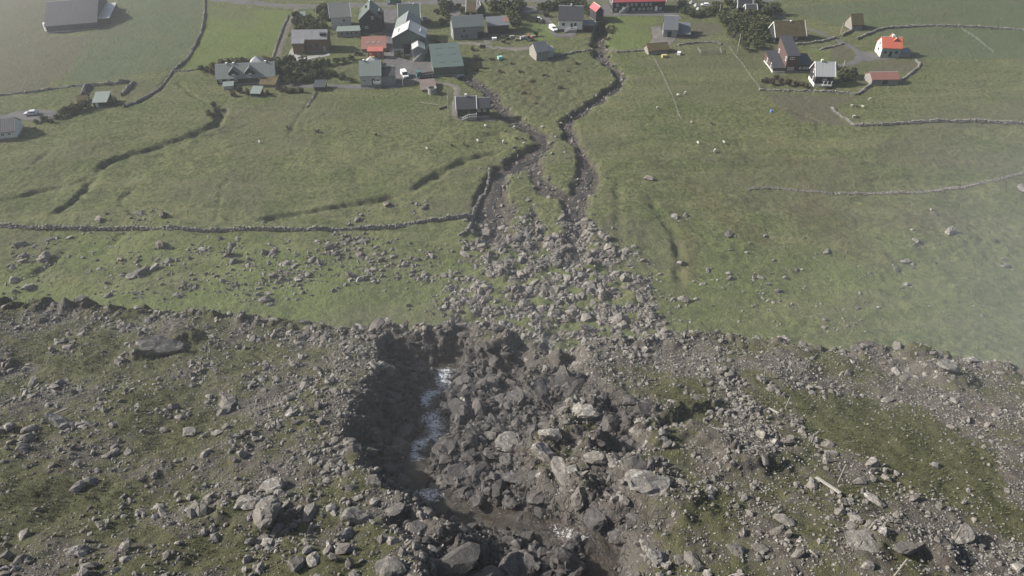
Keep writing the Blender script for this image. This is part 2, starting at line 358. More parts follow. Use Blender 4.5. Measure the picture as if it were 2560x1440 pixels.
def ground_fields(X, Y):
    z = f_base(X, Y); A = {k: np.zeros(X.shape) for k in ('bed', 'lush', 'deep', 'pale', 'brown')}
    vill = sstep(205, 245, Y)
    z = z + 1.1 * fbm(X, Y, 55, 2, 3) * (1 - .75 * vill) + .42 * fbm(X, Y, 16, 2, 9) * (1 - .7 * vill)
    # low swells and sheep terracettes lying along the slope
    z = z + .40 * fbm(X * .45 + Y * .1, Y, 6.0, 3, 21) * (1 - .5 * vill)
    tex = fbm(X, Y, 2.2, 2, 31); tus = sstep(20, 45, X) * sstep(190, 150, Y) * sstep(-.25, .4, fbm(X, Y, 28, 2, 35))
    rough = np.zeros(X.shape)
    for p in ROUGH: rough = np.maximum(rough, sstep(3, -3, sd_poly(X, Y, p)))
    z = z + tex * (.15 + .32 * rough + .14 * tus) + .22 * fbm(X, Y, 4.0, 2, 33) * (.4 + .6 * tus) * (1 - .6 * vill)
    wob = 1.2 * fbm(X, Y, 7, 2, 41); wob2 = .7 * fbm(X, Y, 3, 2, 43)
    carve = np.zeros(X.shape)
    for pts, hw, bank, dep in STREAMS:
        d, t = d_line(X, Y, smooth_line(FB(pts), 3.0)); d = d + wob * 1.1 + wob2 * 1.1
        k = sstep(hw + bank, hw, d); carve = np.maximum(carve, k * dep); A['bed'] = np.maximum(A['bed'], sstep(hw + bank * .75, hw + .1, d))
    for pts, hw, bank, dep in DITCHES:
        d, t = d_line(X, Y, smooth_line(FB(pts), 3.0)); d = d + wob * .35 + wob2 * .6
        e = np.minimum(1, np.minimum(t, 1 - t) * 8 + .25)
        # the far bank is the steeper one
        carve = np.maximum(carve, sstep(hw + bank, hw * .5, d) * dep * e * np.clip(.95 + .7 * fbm(X, Y, 8, 2, 47), .6, 1.4))
    for p in ISLES:
        k = sstep(1.0, -1.2, sd_poly(X, Y, p) + wob2 * .8); carve = carve * (1 - k); A['bed'] = A['bed'] * (1 - k)
    z = z - carve
    fd = sd_poly(X, Y, FAN); fan = sstep(4, -3, fd + wob * 2 + wob2)
    z = z + fan * (.85 * fbm(X, Y, 5, 3, 51) + .25 * fbm(X, Y, 1.5, 2, 55))
    A['bed'] = np.maximum(A['bed'], fan * sstep(-.12, .20, fbm(X, Y, 4.5, 3, 61) + .10))
    for p in PALE: A['pale'] = np.maximum(A['pale'], sstep(.8, -.8, sd_poly(X, Y, p) + wob2 * .4))
    for p in LUSH: A['lush'] = np.maximum(A['lush'], sstep(1, -1, sd_poly(X, Y, p)))
    for p in DEEP: A['deep'] = np.maximum(A['deep'], .85 * sstep(1, -1, sd_poly(X, Y, p)))
    for p, wd in DAMP:
        d, t = d_line(X, Y, p); A['brown'] = np.maximum(A['brown'], .4 * sstep(wd, wd * .2, d + wob * 1.5))
    A['lush'] = np.maximum(A['lush'], (.45 + .35 * sstep(-5, -40, X)) * sstep(168, 135, Y) * np.clip(.8 + .8 * fbm(X, Y, 18, 2, 65), .1, 1)); A['pale'] = np.maximum(A['pale'], .45 * sstep(.1, .5, fbm(X * .6, Y, 30, 3, 67)))
    A['pale'] = np.maximum(A['pale'], .35 * rough)
    return z, A
NRF, NCF = 580, 560
rows = np.concatenate([np.linspace(45, 95, 20, endpoint=False), 95 * (400 / 95) ** np.linspace(0, 1, NRF - 50, endpoint=False), np.geomspace(400, 1800, 30)])
uu = np.concatenate([-np.geomspace(14, 1.03, 22), np.linspace(-1, 1, NCF - 44), np.geomspace(1.03, 14, 22)])
half = (rows * CP + 103 * SP) * (1280 / FPX) * 1.10
GX = np.clip(uu[None, :] * half[:, None], -2400, 2400); GY = np.repeat(rows[:, None], len(uu), 1)
GZ, GA = ground_fields(GX, GY)
ground_me = mesh_np('ground', np.stack([GX, GY, GZ], -1).reshape(-1, 3), grid_faces(*GX.shape), True, {k: v for k, v in GA.items()})
ground = tag(obj('ground', ground_me, mat_field()), kind='structure')
def gz(x, y):
    """height of the field sheet"""
    i = int(np.clip(np.searchsorted(rows, y) - 1, 0, len(rows) - 2)); fy = (y - rows[i]) / (rows[i + 1] - rows[i]); fy = min(max(fy, 0), 1)
    h = half[i] + (half[i + 1] - half[i]) * fy; u = x / h
    j = int(np.clip(np.searchsorted(uu, u) - 1, 0, len(uu) - 2)); fx = min(max((u - uu[j]) / (uu[j + 1] - uu[j]), 0), 1)
    a = GZ[i, j] + (GZ[i, j + 1] - GZ[i, j]) * fx; b = GZ[i + 1, j] + (GZ[i + 1, j + 1] - GZ[i + 1, j]) * fx
    return a + (b - a) * fy
def FG(px, py): return hit(px, py, gz)

# ------------------------------------------------------------------ the rocky terrace above the cliff, near the camera
EDGE = NB([(-900, 700), (-300, 742), (0, 768), (250, 768), (480, 776), (640, 792), (760, 806), (900, 812), (1010, 806), (1130, 806), (1300, 822), (1400, 862), (1520, 850),
           (1650, 842), (1790, 836), (2000, 862), (2200, 872), (2400, 896), (2560, 925), (2900, 985), (3500, 1090)])
GULLY = NB([(955, 838), (1070, 822), (1180, 838), (1290, 850), (1400, 905), (1480, 950), (1600, 985), (1640, 1045), (1570, 1130), (1545, 1240), (1590, 1300), (1620, 1520),
            (1085, 1520), (1085, 1330), (1000, 1250), (930, 1180), (885, 1110), (885, 1030), (960, 930)])
CHAN = NBd([(1500, 1530), (1500, 1395), (1420, 1345), (1300, 1320), (1200, 1275), (1110, 1245), (1045, 1200), (1040, 1140), (1075, 1090), (1095, 1040), (1060, 1005), (1095, 960), (1120, 915), (1150, 885), (1172, 868)], 3.1)
POOLS = [NBd([(1085, 1245), (1250, 1240), (1330, 1290), (1200, 1310), (1110, 1290)], 3.1), NBd([(1440, 1400), (1600, 1400), (1600, 1500), (1440, 1500)], 3.1),
         NBd([(985, 1170), (1060, 1180), (1060, 1240), (1000, 1245)], 3.1)]
HOLLOW = NBd([(1290, 850), (1390, 868), (1450, 905), (1440, 950), (1360, 965), (1290, 955), (1265, 905)], 2.2)
OUTCROP = NB([(1290, 1120), (1350, 1030), (1420, 985), (1500, 985), (1510, 1060), (1490, 1150), (1480, 1230), (1340, 1195)])
RIDGES = [(NB([(1600, 1075), (1700, 1015), (1770, 1000)]), 1.0, .8), (NB([(1480, 1110), (1560, 1060), (1620, 1030)]), .7, .9), (NB([(1640, 1100), (1740, 1085), (1800, 1120)]), 1.6, .7),
          (NB([(360, 880), (430, 865), (470, 850)]), 1.6, .9), (NB([(1850, 1160), (1950, 1150)]), 1.5, .7), (NB([(2310, 930), (2400, 960)]), 1.5, .7),
          (NB([(580, 1270), (660, 1290)]), 1.3, .6), (NB([(1590, 1180), (1650, 1230), (1690, 1260)]), 2.4, .6), (NB([(2200, 1360), (2330, 1380)]), 1.8, .8)]
def yedge(x): return np.interp(x, EDGE[:, 0], EDGE[:, 1])
GRASSY = [(NB([(1960, 980), (2100, 960), (2330, 1030), (2480, 1140), (2560, 1300), (2380, 1260), (2200, 1180), (2060, 1100)]), 1.0),
          (NB([(1610, 1310), (1760, 1290), (1800, 1440), (1620, 1440)]), .6), (NB([(600, 1330), (760, 1340), (820, 1400), (700, 1440), (520, 1400)]), .7),
          (NB([(60, 1180), (260, 1200), (330, 1270), (100, 1320), (0, 1260)]), .5), (NB([(440, 1020), (640, 1060), (600, 1180), (360, 1120)]), .45), (NB([(1750, 930), (1800, 1050), (1700, 1050), (1690, 1000)]), .6),
          (NB([(90, 830), (330, 850), (300, 920), (100, 900)]), .4), (NB([(1900, 960), (1990, 1040), (1960, 1080), (1880, 1010)]), .8), (NB([(880, 1290), (1080, 1350), (1070, 1440), (900, 1420)]), .5),
          (NB([(1790, 850), (2100, 880), (2200, 930), (1800, 900)]), .3)]
def terrace(X, Y):
    e = yedge(X) + .9 * fbm(X, X * .3, 4.0, 3, 5) + .3 * fbm(X, X * .2, .9, 2, 6); v = Y - e
    z = n_base(X, np.minimum(Y, e))
    z = z + .65 * fbm(X, Y, 16, 2, 71) + .30 * fbm(X, Y, 5, 2, 73) + .16 * fbm(X, Y, 1.7, 2, 75) + .075 * fbm(X, Y, .55, 2, 77)
    rim = np.exp(-((Y - e + .8) / 1.3) ** 2); z = z + rim * (1.3 * np.abs(fbm(X, Y * .6, 2.6, 3, 79)) - .15 + .35 * np.maximum(0, fbm(X, Y, .9, 2, 78)))
    wob = .9 * fbm(X, Y, 3.2, 3, 81); wob2 = .35 * fbm(X, Y, 1.0, 2, 83)
    gd = sd_poly(X, Y, GULLY); sf = 3.6 * sstep(-3, 7, X) + 2.0 * sstep(30, 22, Y); qd = gd + wob * (1.2 + .25 * sf) + wob2 * .8; g = sstep(.7 + .35 * sf, -1.7 - sf, qd); g0 = sstep(.9 + .3 * sf, -.9 - .5 * sf, qd)
    step = 1.0 * np.floor(fbm(X * .8 - Y * .5, Y * .8 + X * .3, 4.0, 2, 85) * 2.5) / 2.5
    z = z - g * (2.7 + .55 * step + .8 * sstep(0, -9, X) * sstep(30, 42, Y))
    jut = fbm(X, Y, 1.4, 2, 86); blk = np.floor((z + .6 * jut) / .62) * .62 + .62 * sstep(.55, 1.0, np.mod((z + .6 * jut) / .62, 1.0)) - .5 * jut
    z = z + (blk - z) * .85 * sstep(.04, .3, g) + .30 * np.abs(fbm(X, Y, .8, 2, 89)) * g
    z = z - 1.9 * sstep(.8, -1.6, sd_poly(X, Y, HOLLOW) + wob * .7)
    k = sstep(1.0, -1.0, sd_poly(X, Y, OUTCROP) + wob * .6); z = z + k * (1.7 + .7 * fbm(X, Y, 1.6, 2, 87))
    for pts, wd, h in RIDGES:
        d, t = d_line(X, Y, pts); z = z + h * sstep(wd, wd * .25, d + wob2 * 1.4)
    d, t = d_line(X, Y, smooth_line(CHAN, .8)); ch = sstep(1.7, .5, d + wob2)
    z = z - .9 * ch
    wet = np.maximum(g0, 0) * (1 - .75 * k); wet = np.maximum(wet, ch)
    for p in POOLS:
        q = sstep(.6, -.8, sd_poly(X, Y, p)); z = z - q * .8
    gr = .45 + .42 * fbm(X, Y, 7, 3, 91) + .16 * fbm(X, Y, 2.2, 2, 93)
    for p, a in GRASSY: gr = gr + .55 * a * sstep(2.0, -1.5, sd_poly(X, Y, p) + wob * 1.4)
    gr = gr + .22 * sstep(-10, -30, X); gr = gr - .8 * wet + .9 * k * sstep(.0, .4, fbm(X, Y, 2.0, 2, 97)) - .25 * sstep(4.0, .5, np.abs(v)) * sstep(20, 0, np.abs(X - 5))
    # over the edge: a stepped cliff face down to the scree
    c = np.maximum(v, 0); led = c * 3.3 + .9 * np.sin(c * 1.3 + 2 * fbm(X, Y, 9, 2, 99)) * sstep(0, 3, c)
    z = z - led; gr = gr - sstep(0, 1.0, c)
    return z, {'grass': np.clip(gr, 0, 1.2), 'wet': np.clip(wet, 0, 1)}
vv = np.concatenate([np.linspace(-105, -48, 24, endpoint=False), np.linspace(-48, -.02, 370), np.linspace(.12, 2, 14, endpoint=False), np.linspace(2, 26, 40)])
xu = np.concatenate([-np.geomspace(150, 61, 20), np.linspace(-60, 60, 800), np.geomspace(61, 150, 20)])
TX = np.repeat(xu[None, :], len(vv), 0); TY = yedge(TX) + vv[:, None]
TZ, TA = terrace(TX, TY)
terr_me = mesh_np('terrain', np.stack([TX, TY, TZ], -1).reshape(-1, 3), grid_faces(*TX.shape), True, TA)
terrain = tag(obj('terrain', terr_me, mat_terrace()), kind='structure')
def _tidx(x, y):
    v = y - float(yedge(x)); i = int(np.clip(np.searchsorted(vv, v) - 1, 0, len(vv) - 2)); j = int(np.clip(np.searchsorted(xu, x) - 1, 0, len(xu) - 2))
    return i, j, min(max((v - vv[i]) / (vv[i + 1] - vv[i]), 0), 1), min(max((x - xu[j]) / (xu[j + 1] - xu[j]), 0), 1)
def tz(x, y, A=None):
    A = TZ if A is None else A; i, j, fy, fx = _tidx(x, y)
    a = A[i, j] + (A[i, j + 1] - A[i, j]) * fx; b = A[i + 1, j] + (A[i + 1, j + 1] - A[i + 1, j]) * fx
    return a + (b - a) * fy
def NG(px, py):
    """first point of the terrace met by the sight line"""
    d = sight(px, py); lo = hi = 12.0
    while hi < 140:
        if CAM_Z + d[2] * hi < tz(d[0] * hi, d[1] * hi): break
        lo = hi; hi += .6
    for _ in range(12):
        m_ = (lo + hi) / 2
        if CAM_Z + d[2] * m_ < tz(d[0] * m_, d[1] * m_): hi = m_
        else: lo = m_
    return d * hi + np.array((0, 0, CAM_Z))
# ------------------------------------------------------------------ roads, yards, water
M_ASPH = NT('asphalt')
_p = M_ASPH.pos(); M_ASPH.col(M_ASPH.mix(M_ASPH.noise(_p, .5, 5, .65), (.075, .073, .074), (.125, .120, .118))); M_ASPH.rough(.9, .2); M_ASPH.bump(M_ASPH.noise(_p, 7, 3), .4, .05)
M_ASPH = M_ASPH.m
M_GRAVEL = NT('gravel'); _p = M_GRAVEL.pos()
M_GRAVEL.col(M_GRAVEL.mix(M_GRAVEL.ramp(M_GRAVEL.noise(_p, .35, 5, .7), [(.35, 0), (.65, 1)]), (.105, .098, .090), (.165, .152, .135))); M_GRAVEL.rough(.95, .1)
M_GRAVEL.bump(M_GRAVEL.noise(_p, 5, 4, .7), .6, .1); M_GRAVEL = M_GRAVEL.m
M_TRACK = NT('track_dirt'); _p = M_TRACK.pos()
M_TRACK.col(M_TRACK.mix(M_TRACK.ramp(M_TRACK.noise(_p, .8, 5, .7), [(.35, 0), (.65, 1)]), (.085, .080, .060), (.155, .142, .120))); M_TRACK.rough(.95, .1)
M_TRACK.bump(M_TRACK.noise(_p, 4, 4, .7), .6, .1); M_TRACK = M_TRACK.m
M_CONC = simple('concrete', (.26, .255, .245), .9, .2, .2, .6, dirt=(.15, .145, .13), bump=.3)

def strip(name, pts, width, mat, lift=.05, label=None, cross=5, step=1.2):
    """road laid on the land along photo points"""
    L = smooth_line(FB(pts), step); T = np.gradient(L, axis=0); T /= np.linalg.norm(T, axis=1)[:, None] + 1e-9; N = np.stack([-T[:, 1], T[:, 0]], -1)
    wd = np.interp(np.linspace(0, 1, len(L)), np.linspace(0, 1, len(width)), width) if hasattr(width, '__len__') else np.full(len(L), width)
    off = np.linspace(-.5, .5, cross); wob = 1 + .06 * fbm(L[:, 0], L[:, 1], 4, 2, 8)
    P = L[:, None, :] + N[:, None, :] * (off[None, :, None] * (wd * wob)[:, None, None])
    Z = np.array([[gz(x, y) for x, y in r] for r in P]); edge = np.array([lift] * cross); edge[0] = edge[-1] = -.12
    V = np.concatenate([P, (Z + edge[None, :])[..., None]], -1).reshape(-1, 3)
    return tag(obj(name, mesh_np(name, V, grid_faces(len(L), cross), True), mat), label, kind='structure')
def patch(name, pts, mat, lift=.06, step=1.0, label=None):
    """yard surface: the polygon filled with cells that follow the land"""
    P = FB(pts); x0, y0 = P.min(0); x1, y1 = P.max(0)
    bm = bmesh.new(); vs = [bm.verts.new((x, y, 0)) for x, y in P]; bm.faces.new(vs)
    for a, b, ax in ((x0, x1, 0), (y0, y1, 1)):
        for k in np.arange(a + step, b, step):
            no = (1, 0, 0) if ax == 0 else (0, 1, 0); co = (k, 0, 0) if ax == 0 else (0, k, 0)
            bmesh.ops.bisect_plane(bm, geom=bm.verts[:] + bm.edges[:] + bm.faces[:], plane_co=co, plane_no=no)
    for v in bm.verts: v.co.z = gz(v.co.x, v.co.y) + lift
    bmesh.ops.recalc_face_normals(bm, faces=bm.faces); me = bpy.data.meshes.new(name); bm.to_mesh(me); bm.free()
    if me.polygons and me.polygons[0].normal.z < 0: me.flip_normals()
    return tag(obj(name, me, mat), label, kind='structure')
strip('road', [(380, -28), (480, -10), (560, -1), (640, 8), (720, 15), (830, 15), (950, 12), (1100, 5), (1300, 1), (1500, 0), (1700, -4), (1880, 0), (1960, -6), (2100, -30)], 9.0, M_ASPH)
strip('track', [(742, 22), (726, 55), (712, 90), (700, 125), (688, 160), (672, 190)], 3.4, M_TRACK)
patch('yard', [(950, 22), (1000, 22), (985, 60), (980, 95), (985, 140), (1030, 150), (1085, 146), (1088, 194), (1060, 200), (1052, 206), (985, 222), (895, 222), (700, 216), (702, 210), (895, 213), (985, 210), (990, 190), (960, 160), (962, 92), (945, 85)], M_ASPH)
strip('driveway', [(1075, 203), (1115, 208), (1140, 218), (1142, 240), (1137, 265), (1138, 292)], [3.2, 3.4, 3.4, 3.0, 3.2], M_GRAVEL)
patch('forecourt', [(1130, 297), (1150, 303), (1240, 302), (1238, 296), (1150, 296)], M_GRAVEL, .1, 1.2)
strip('lane', [(1092, 118), (1130, 108), (1165, 108), (1200, 112), (1235, 120), (1290, 122), (1330, 120)], [2.6, 3.0, 4.5, 6.0, 5.0], M_GRAVEL)
strip('lane', [(1195, 84), (1212, 98), (1222, 112)], 4.0, M_GRAVEL)
patch('forecourt', [(1505, 8), (1532, 12), (1530, 33), (1690, 28), (1706, 46), (1690, 50), (1682, 40), (1515, 40), (1500, 34)], M_ASPH)
patch('forecourt', [(1628, 68), (1652, 64), (1660, 92), (1690, 96), (1676, 112), (1622, 114), (1632, 92)], M_GRAVEL)
strip('lane', [(1880, 8), (1930, 32), (1985, 58), (2040, 78), (2090, 98), (2130, 118), (2150, 136), (2142, 152), (2110, 162), (2082, 168)], [4.0, 3.6, 3.4, 3.6, 4.2, 4.6, 3.6], M_ASPH)
patch('forecourt', [(2140, 128), (2180, 132), (2205, 146), (2250, 147), (2180, 152), (2150, 155)], M_ASPH)
patch('driveway', [(-40, 302), (40, 280), (80, 274), (140, 278), (142, 298), (110, 305), (52, 300), (0, 318)], M_ASPH)
patch('patio', [(724, 128), (735, 112), (742, 138), (770, 142), (826, 132), (824, 139), (790, 146), (740, 152), (716, 150)], M_CONC, .09)
patch('driveway', [(1355, 40), (1372, 38), (1392, 84), (1440, 82), (1440, 90), (1385, 92), (1365, 62)], M_ASPH, .08)
patch('forecourt', [(1100, 8), (1165, 10), (1160, 30), (1125, 50), (1112, 30)], M_GRAVEL)
patch('forecourt', [(1300, 18), (1345, 14), (1355, 32), (1310, 36)], M_ASPH)

# water: pools and the beck in the gully; thin water in the field streams
def mat_water(name, foam=True, deep=(.016, .014, .011), shallow=(.045, .036, .027)):
    t = NT(name); p = t.pos(); n = t.noise(p, 1.3, 4, .6); n2 = t.noise(p, 5.0, 8, .7, .6)
    c = t.mix(t.ramp(n, [(.35, 0), (.65, 1)]), deep, shallow); ro = .3
    if foam:
        f = t.math('ADD', t.math('MULTIPLY', t.attr('foam'), .50), t.math('MULTIPLY', t.math('SUBTRACT', n2, .5), 2.4))
        f = t.math('MULTIPLY', t.ramp(f, [(.22, 0), (.64, 1)]), t.ramp(t.attr('foam'), [(.05, 0), (.35, 1)])); c = t.mix(t.math('MULTIPLY', f, .92), c, (.66, .68, .70)); ro = t.ramp(f, [(0, .28), (1, .8)])
    t.col(c); t.rough(ro, .3); t.bump(t.math('ADD', n, n2), .7, .2)
    return t.m
M_WATER = mat_water('beck_water'); M_POOL = mat_water('pool_water', False, (.020, .015, .011), (.050, .038, .028))
def beck():
    L = smooth_line(CHAN, .28); n = len(L); T = np.gradient(L, axis=0); T /= np.linalg.norm(T, axis=1)[:, None]; N = np.stack([-T[:, 1], T[:, 0]], -1); C = 15
    zc = np.array([tz(x, y) for x, y in L]) + .42; k = np.ones(7) / 7; zs = np.convolve(np.pad(zc, 3, 'edge'), k, 'valid')
    s = np.linspace(0, 1, n); off = np.linspace(-1.25, 1.25, C)
    P = L[:, None, :] + N[:, None, :] * off[None, :, None]
    Z = zs[:, None] + .10 * fbm(P[..., 0], P[..., 1], .6, 3, 7) + .0 * off[None, :]
    # white water where the photograph shows it, thrown up a little where it breaks
    fo = np.zeros((n, C))
    for a, b, u, wd in ((.12, .19, -.2, .8), (.38, .43, .3, .9), (.50, .63, .35, .85), (.62, .70, .0, 1.2), (.72, .80, .1, .8), (.80, .90, .0, 1.0)):
        fo = np.maximum(fo, (sstep(a - .02, a + .02, s) * sstep(b + .02, b - .02, s))[:, None] * np.exp(-((off[None, :] - u - .35 * np.sin(s * 60)[:, None]) / (wd * .85)) ** 2))
    fo[s < .25] *= .45
    Z = Z + .16 * fo * np.abs(fbm(P[..., 0], P[..., 1], .35, 2, 17))
    V = np.concatenate([P, Z[..., None]], -1).reshape(-1, 3)
    o = obj('stream', mesh_np('stream', V, grid_faces(n, C), True, {'foam': fo}), M_WATER)
    tag(o, 'dark beck with white water tumbling through the rocky gully', kind='structure')
beck()
def pool(pts, name='water', extra=.22, mat=None):
    P = np.asarray(pts); c = P.mean(0); zs = [tz(x, y) for x, y in (P * .5 + c * .5)]; z = float(np.percentile(zs, 35)) + extra
    Q = smooth_line(np.vstack([P, P[:1]]), .6)[:-1]; Q = c + (Q - c) * 1.12
    m = MB(); n = len(Q); R = 5
    rings = [[(c[0] + (q[0] - c[0]) * r / R, c[1] + (q[1] - c[1]) * r / R, z) for q in Q] for r in range(1, R + 1)]
    m.v = [(c[0], c[1], z)] + [p for r in rings for p in r]
    m.f = [(0, 1 + i, 1 + (i + 1) % n) for i in range(n)] + [(1 + r * n + i, 1 + (r + 1) * n + i, 1 + (r + 1) * n + (i + 1) % n, 1 + r * n + (i + 1) % n) for r in range(R - 1) for i in range(n)]
    tag(m.build(name, mat or M_POOL, None, True), kind='structure')
for p in POOLS: pool(p)
def brook(pts, wd, lift, step=1.0):
    L = smooth_line(FB(pts), step); T = np.gradient(L, axis=0); T /= np.linalg.norm(T, axis=1)[:, None]; N = np.stack([-T[:, 1], T[:, 0]], -1)
    L = L + N * (.5 * np.sin(np.arange(len(L)) * .5))[:, None]; off = np.linspace(-.5, .5, 5)
    P = L[:, None, :] + N[:, None, :] * (off * wd)[None, :, None]; zc = np.array([gz(x, y) for x, y in L]); zc = np.convolve(np.pad(zc, 2, 'edge'), np.ones(5) / 5, 'valid') + lift
    V = np.concatenate([P, np.repeat(zc[:, None, None], 5, 1)], -1).reshape(-1, 3)
    tag(obj('stream', mesh_np('stream', V, grid_faces(len(L), 5), True, {'foam': np.full((len(L), 5), .22)}), M_WATER), kind='structure')
for s, wd in ((0, 1.3), (1, 2.0), (3, .9), (4, 1.8)): brook(STREAMS[s][0], wd, .14)
# ------------------------------------------------------------------ rocks
def ico(sub):
    bm = bmesh.new(); bmesh.ops.create_icosphere(bm, subdivisions=sub, radius=1.0)
    V = np.array([v.co[:] for v in bm.verts]); F = np.array([[v.index for v in f.verts] for f in bm.faces]); bm.free(); return V, F
ICO = {s: ico(s) for s in (1, 2, 3)}
def rock_shape(sub, seed, cuts=9, flat=.75, long=1.25):
    r = np.random.default_rng(seed); V, F = ICO[sub]; V = V.copy()
    for _ in range(cuts):
        n = r.normal(size=3); n /= np.linalg.norm(n); d = r.uniform(.40, .74); k = V @ n - d; V -= np.outer(np.maximum(k, 0) * .96, n)
    V *= np.array([long * r.uniform(.85, 1.2), r.uniform(.75, 1.05), flat * r.uniform(.75, 1.15)])
    if sub > 1:
        V += r.normal(size=V.shape) * .03
        a = fbm(V[:, 0] * 2 + seed, V[:, 1] * 2 + V[:, 2] * 1.7, 1.0, 2, seed); V *= (1 + .10 * a)[:, None]
    V /= np.abs(V).max(0).mean(); return V, F
SMALL = [rock_shape(1, 100 + i, 7) for i in range(10)]; 
MID = [rock_shape(2, 200 + i, 13) for i in range(10)]; BIG = [rock_shape(3, 300 + i, 18) for i in range(8)]; SLAB = [rock_shape(3, 400 + i, 20, .40, 1.5) for i in range(4)]
def rotations(n, tilt=.6):
    a = rng.uniform(0, 2 * math.pi, n); b = rng.normal(0, tilt, n); c = rng.normal(0, tilt, n); ca, sa, cb, sb, cc, sc = np.cos(a), np.sin(a), np.cos(b), np.sin(b), np.cos(c), np.sin(c); o = np.zeros(n); i = np.ones(n)
    Rz = np.array([[ca, -sa, o], [sa, ca, o], [o, o, i]]).transpose(2, 0, 1); Rx = np.array([[i, o, o], [o, cb, -sb], [o, sb, cb]]).transpose(2, 0, 1); Ry = np.array([[cc, o, sc], [o, i, o], [-sc, o, cc]]).transpose(2, 0, 1)
    return Rz @ Rx @ Ry
def joined(name, P, S, mat, label, shapes=SMALL, tilt=.6, parent=None, cat='rocks'):
    """many rocks too small or too many to pick apart: one mesh"""
    P = np.asarray(P, float); S = np.asarray(S, float); R = rotations(len(P), tilt); pick = rng.integers(0, len(shapes), len(P)); Vs, Fs, n = [], [], 0
    for k, (V, F) in enumerate(shapes):
        m = pick == k
        if not m.any(): continue
        W = np.einsum('nij,vj->nvi', R[m], V) * S[m][:, None, None] + P[m][:, None, :]
        Vs.append(W.reshape(-1, 3)); Fs.append((F[None] + (np.arange(m.sum()) * len(V))[:, None, None] + n).reshape(-1, 3)); n += m.sum() * len(V)
    o = obj(name, mesh_np(name, np.concatenate(Vs), np.concatenate(Fs)), mat, parent)
    return tag(o, label, cat if parent is None else None, kind='stuff')
ROCKMESH = {}
def boulder(p, size, mat, label, group, kind='mid', sink=.3, flat=1.0, rz=None, name='boulder'):
    src = {'mid': MID, 'big': BIG, 'slab': SLAB}[kind]; k = random.randrange(len(src)); key = (kind, k, mat.name)
    if key not in ROCKMESH:
        ROCKMESH[key] = mesh_np('boulder', *src[k]); ROCKMESH[key].materials.append(mat)
    o = obj(name, ROCKMESH[key]); o.location = (p[0], p[1], p[2] + size * (.55 - sink) * flat)
    o.rotation_euler = (random.gauss(0, .25), random.gauss(0, .25), random.uniform(0, 6.28) if rz is None else rz)
    o.scale = (size * random.uniform(.85, 1.15), size * random.uniform(.85, 1.15), size * random.uniform(.8, 1.05) * flat)
    return tag(o, label, 'boulder', group)
def pxm(p): return FPX / float(np.linalg.norm(np.asarray(p) - np.array((0, 0, CAM_Z))))     # photo pixels per metre there

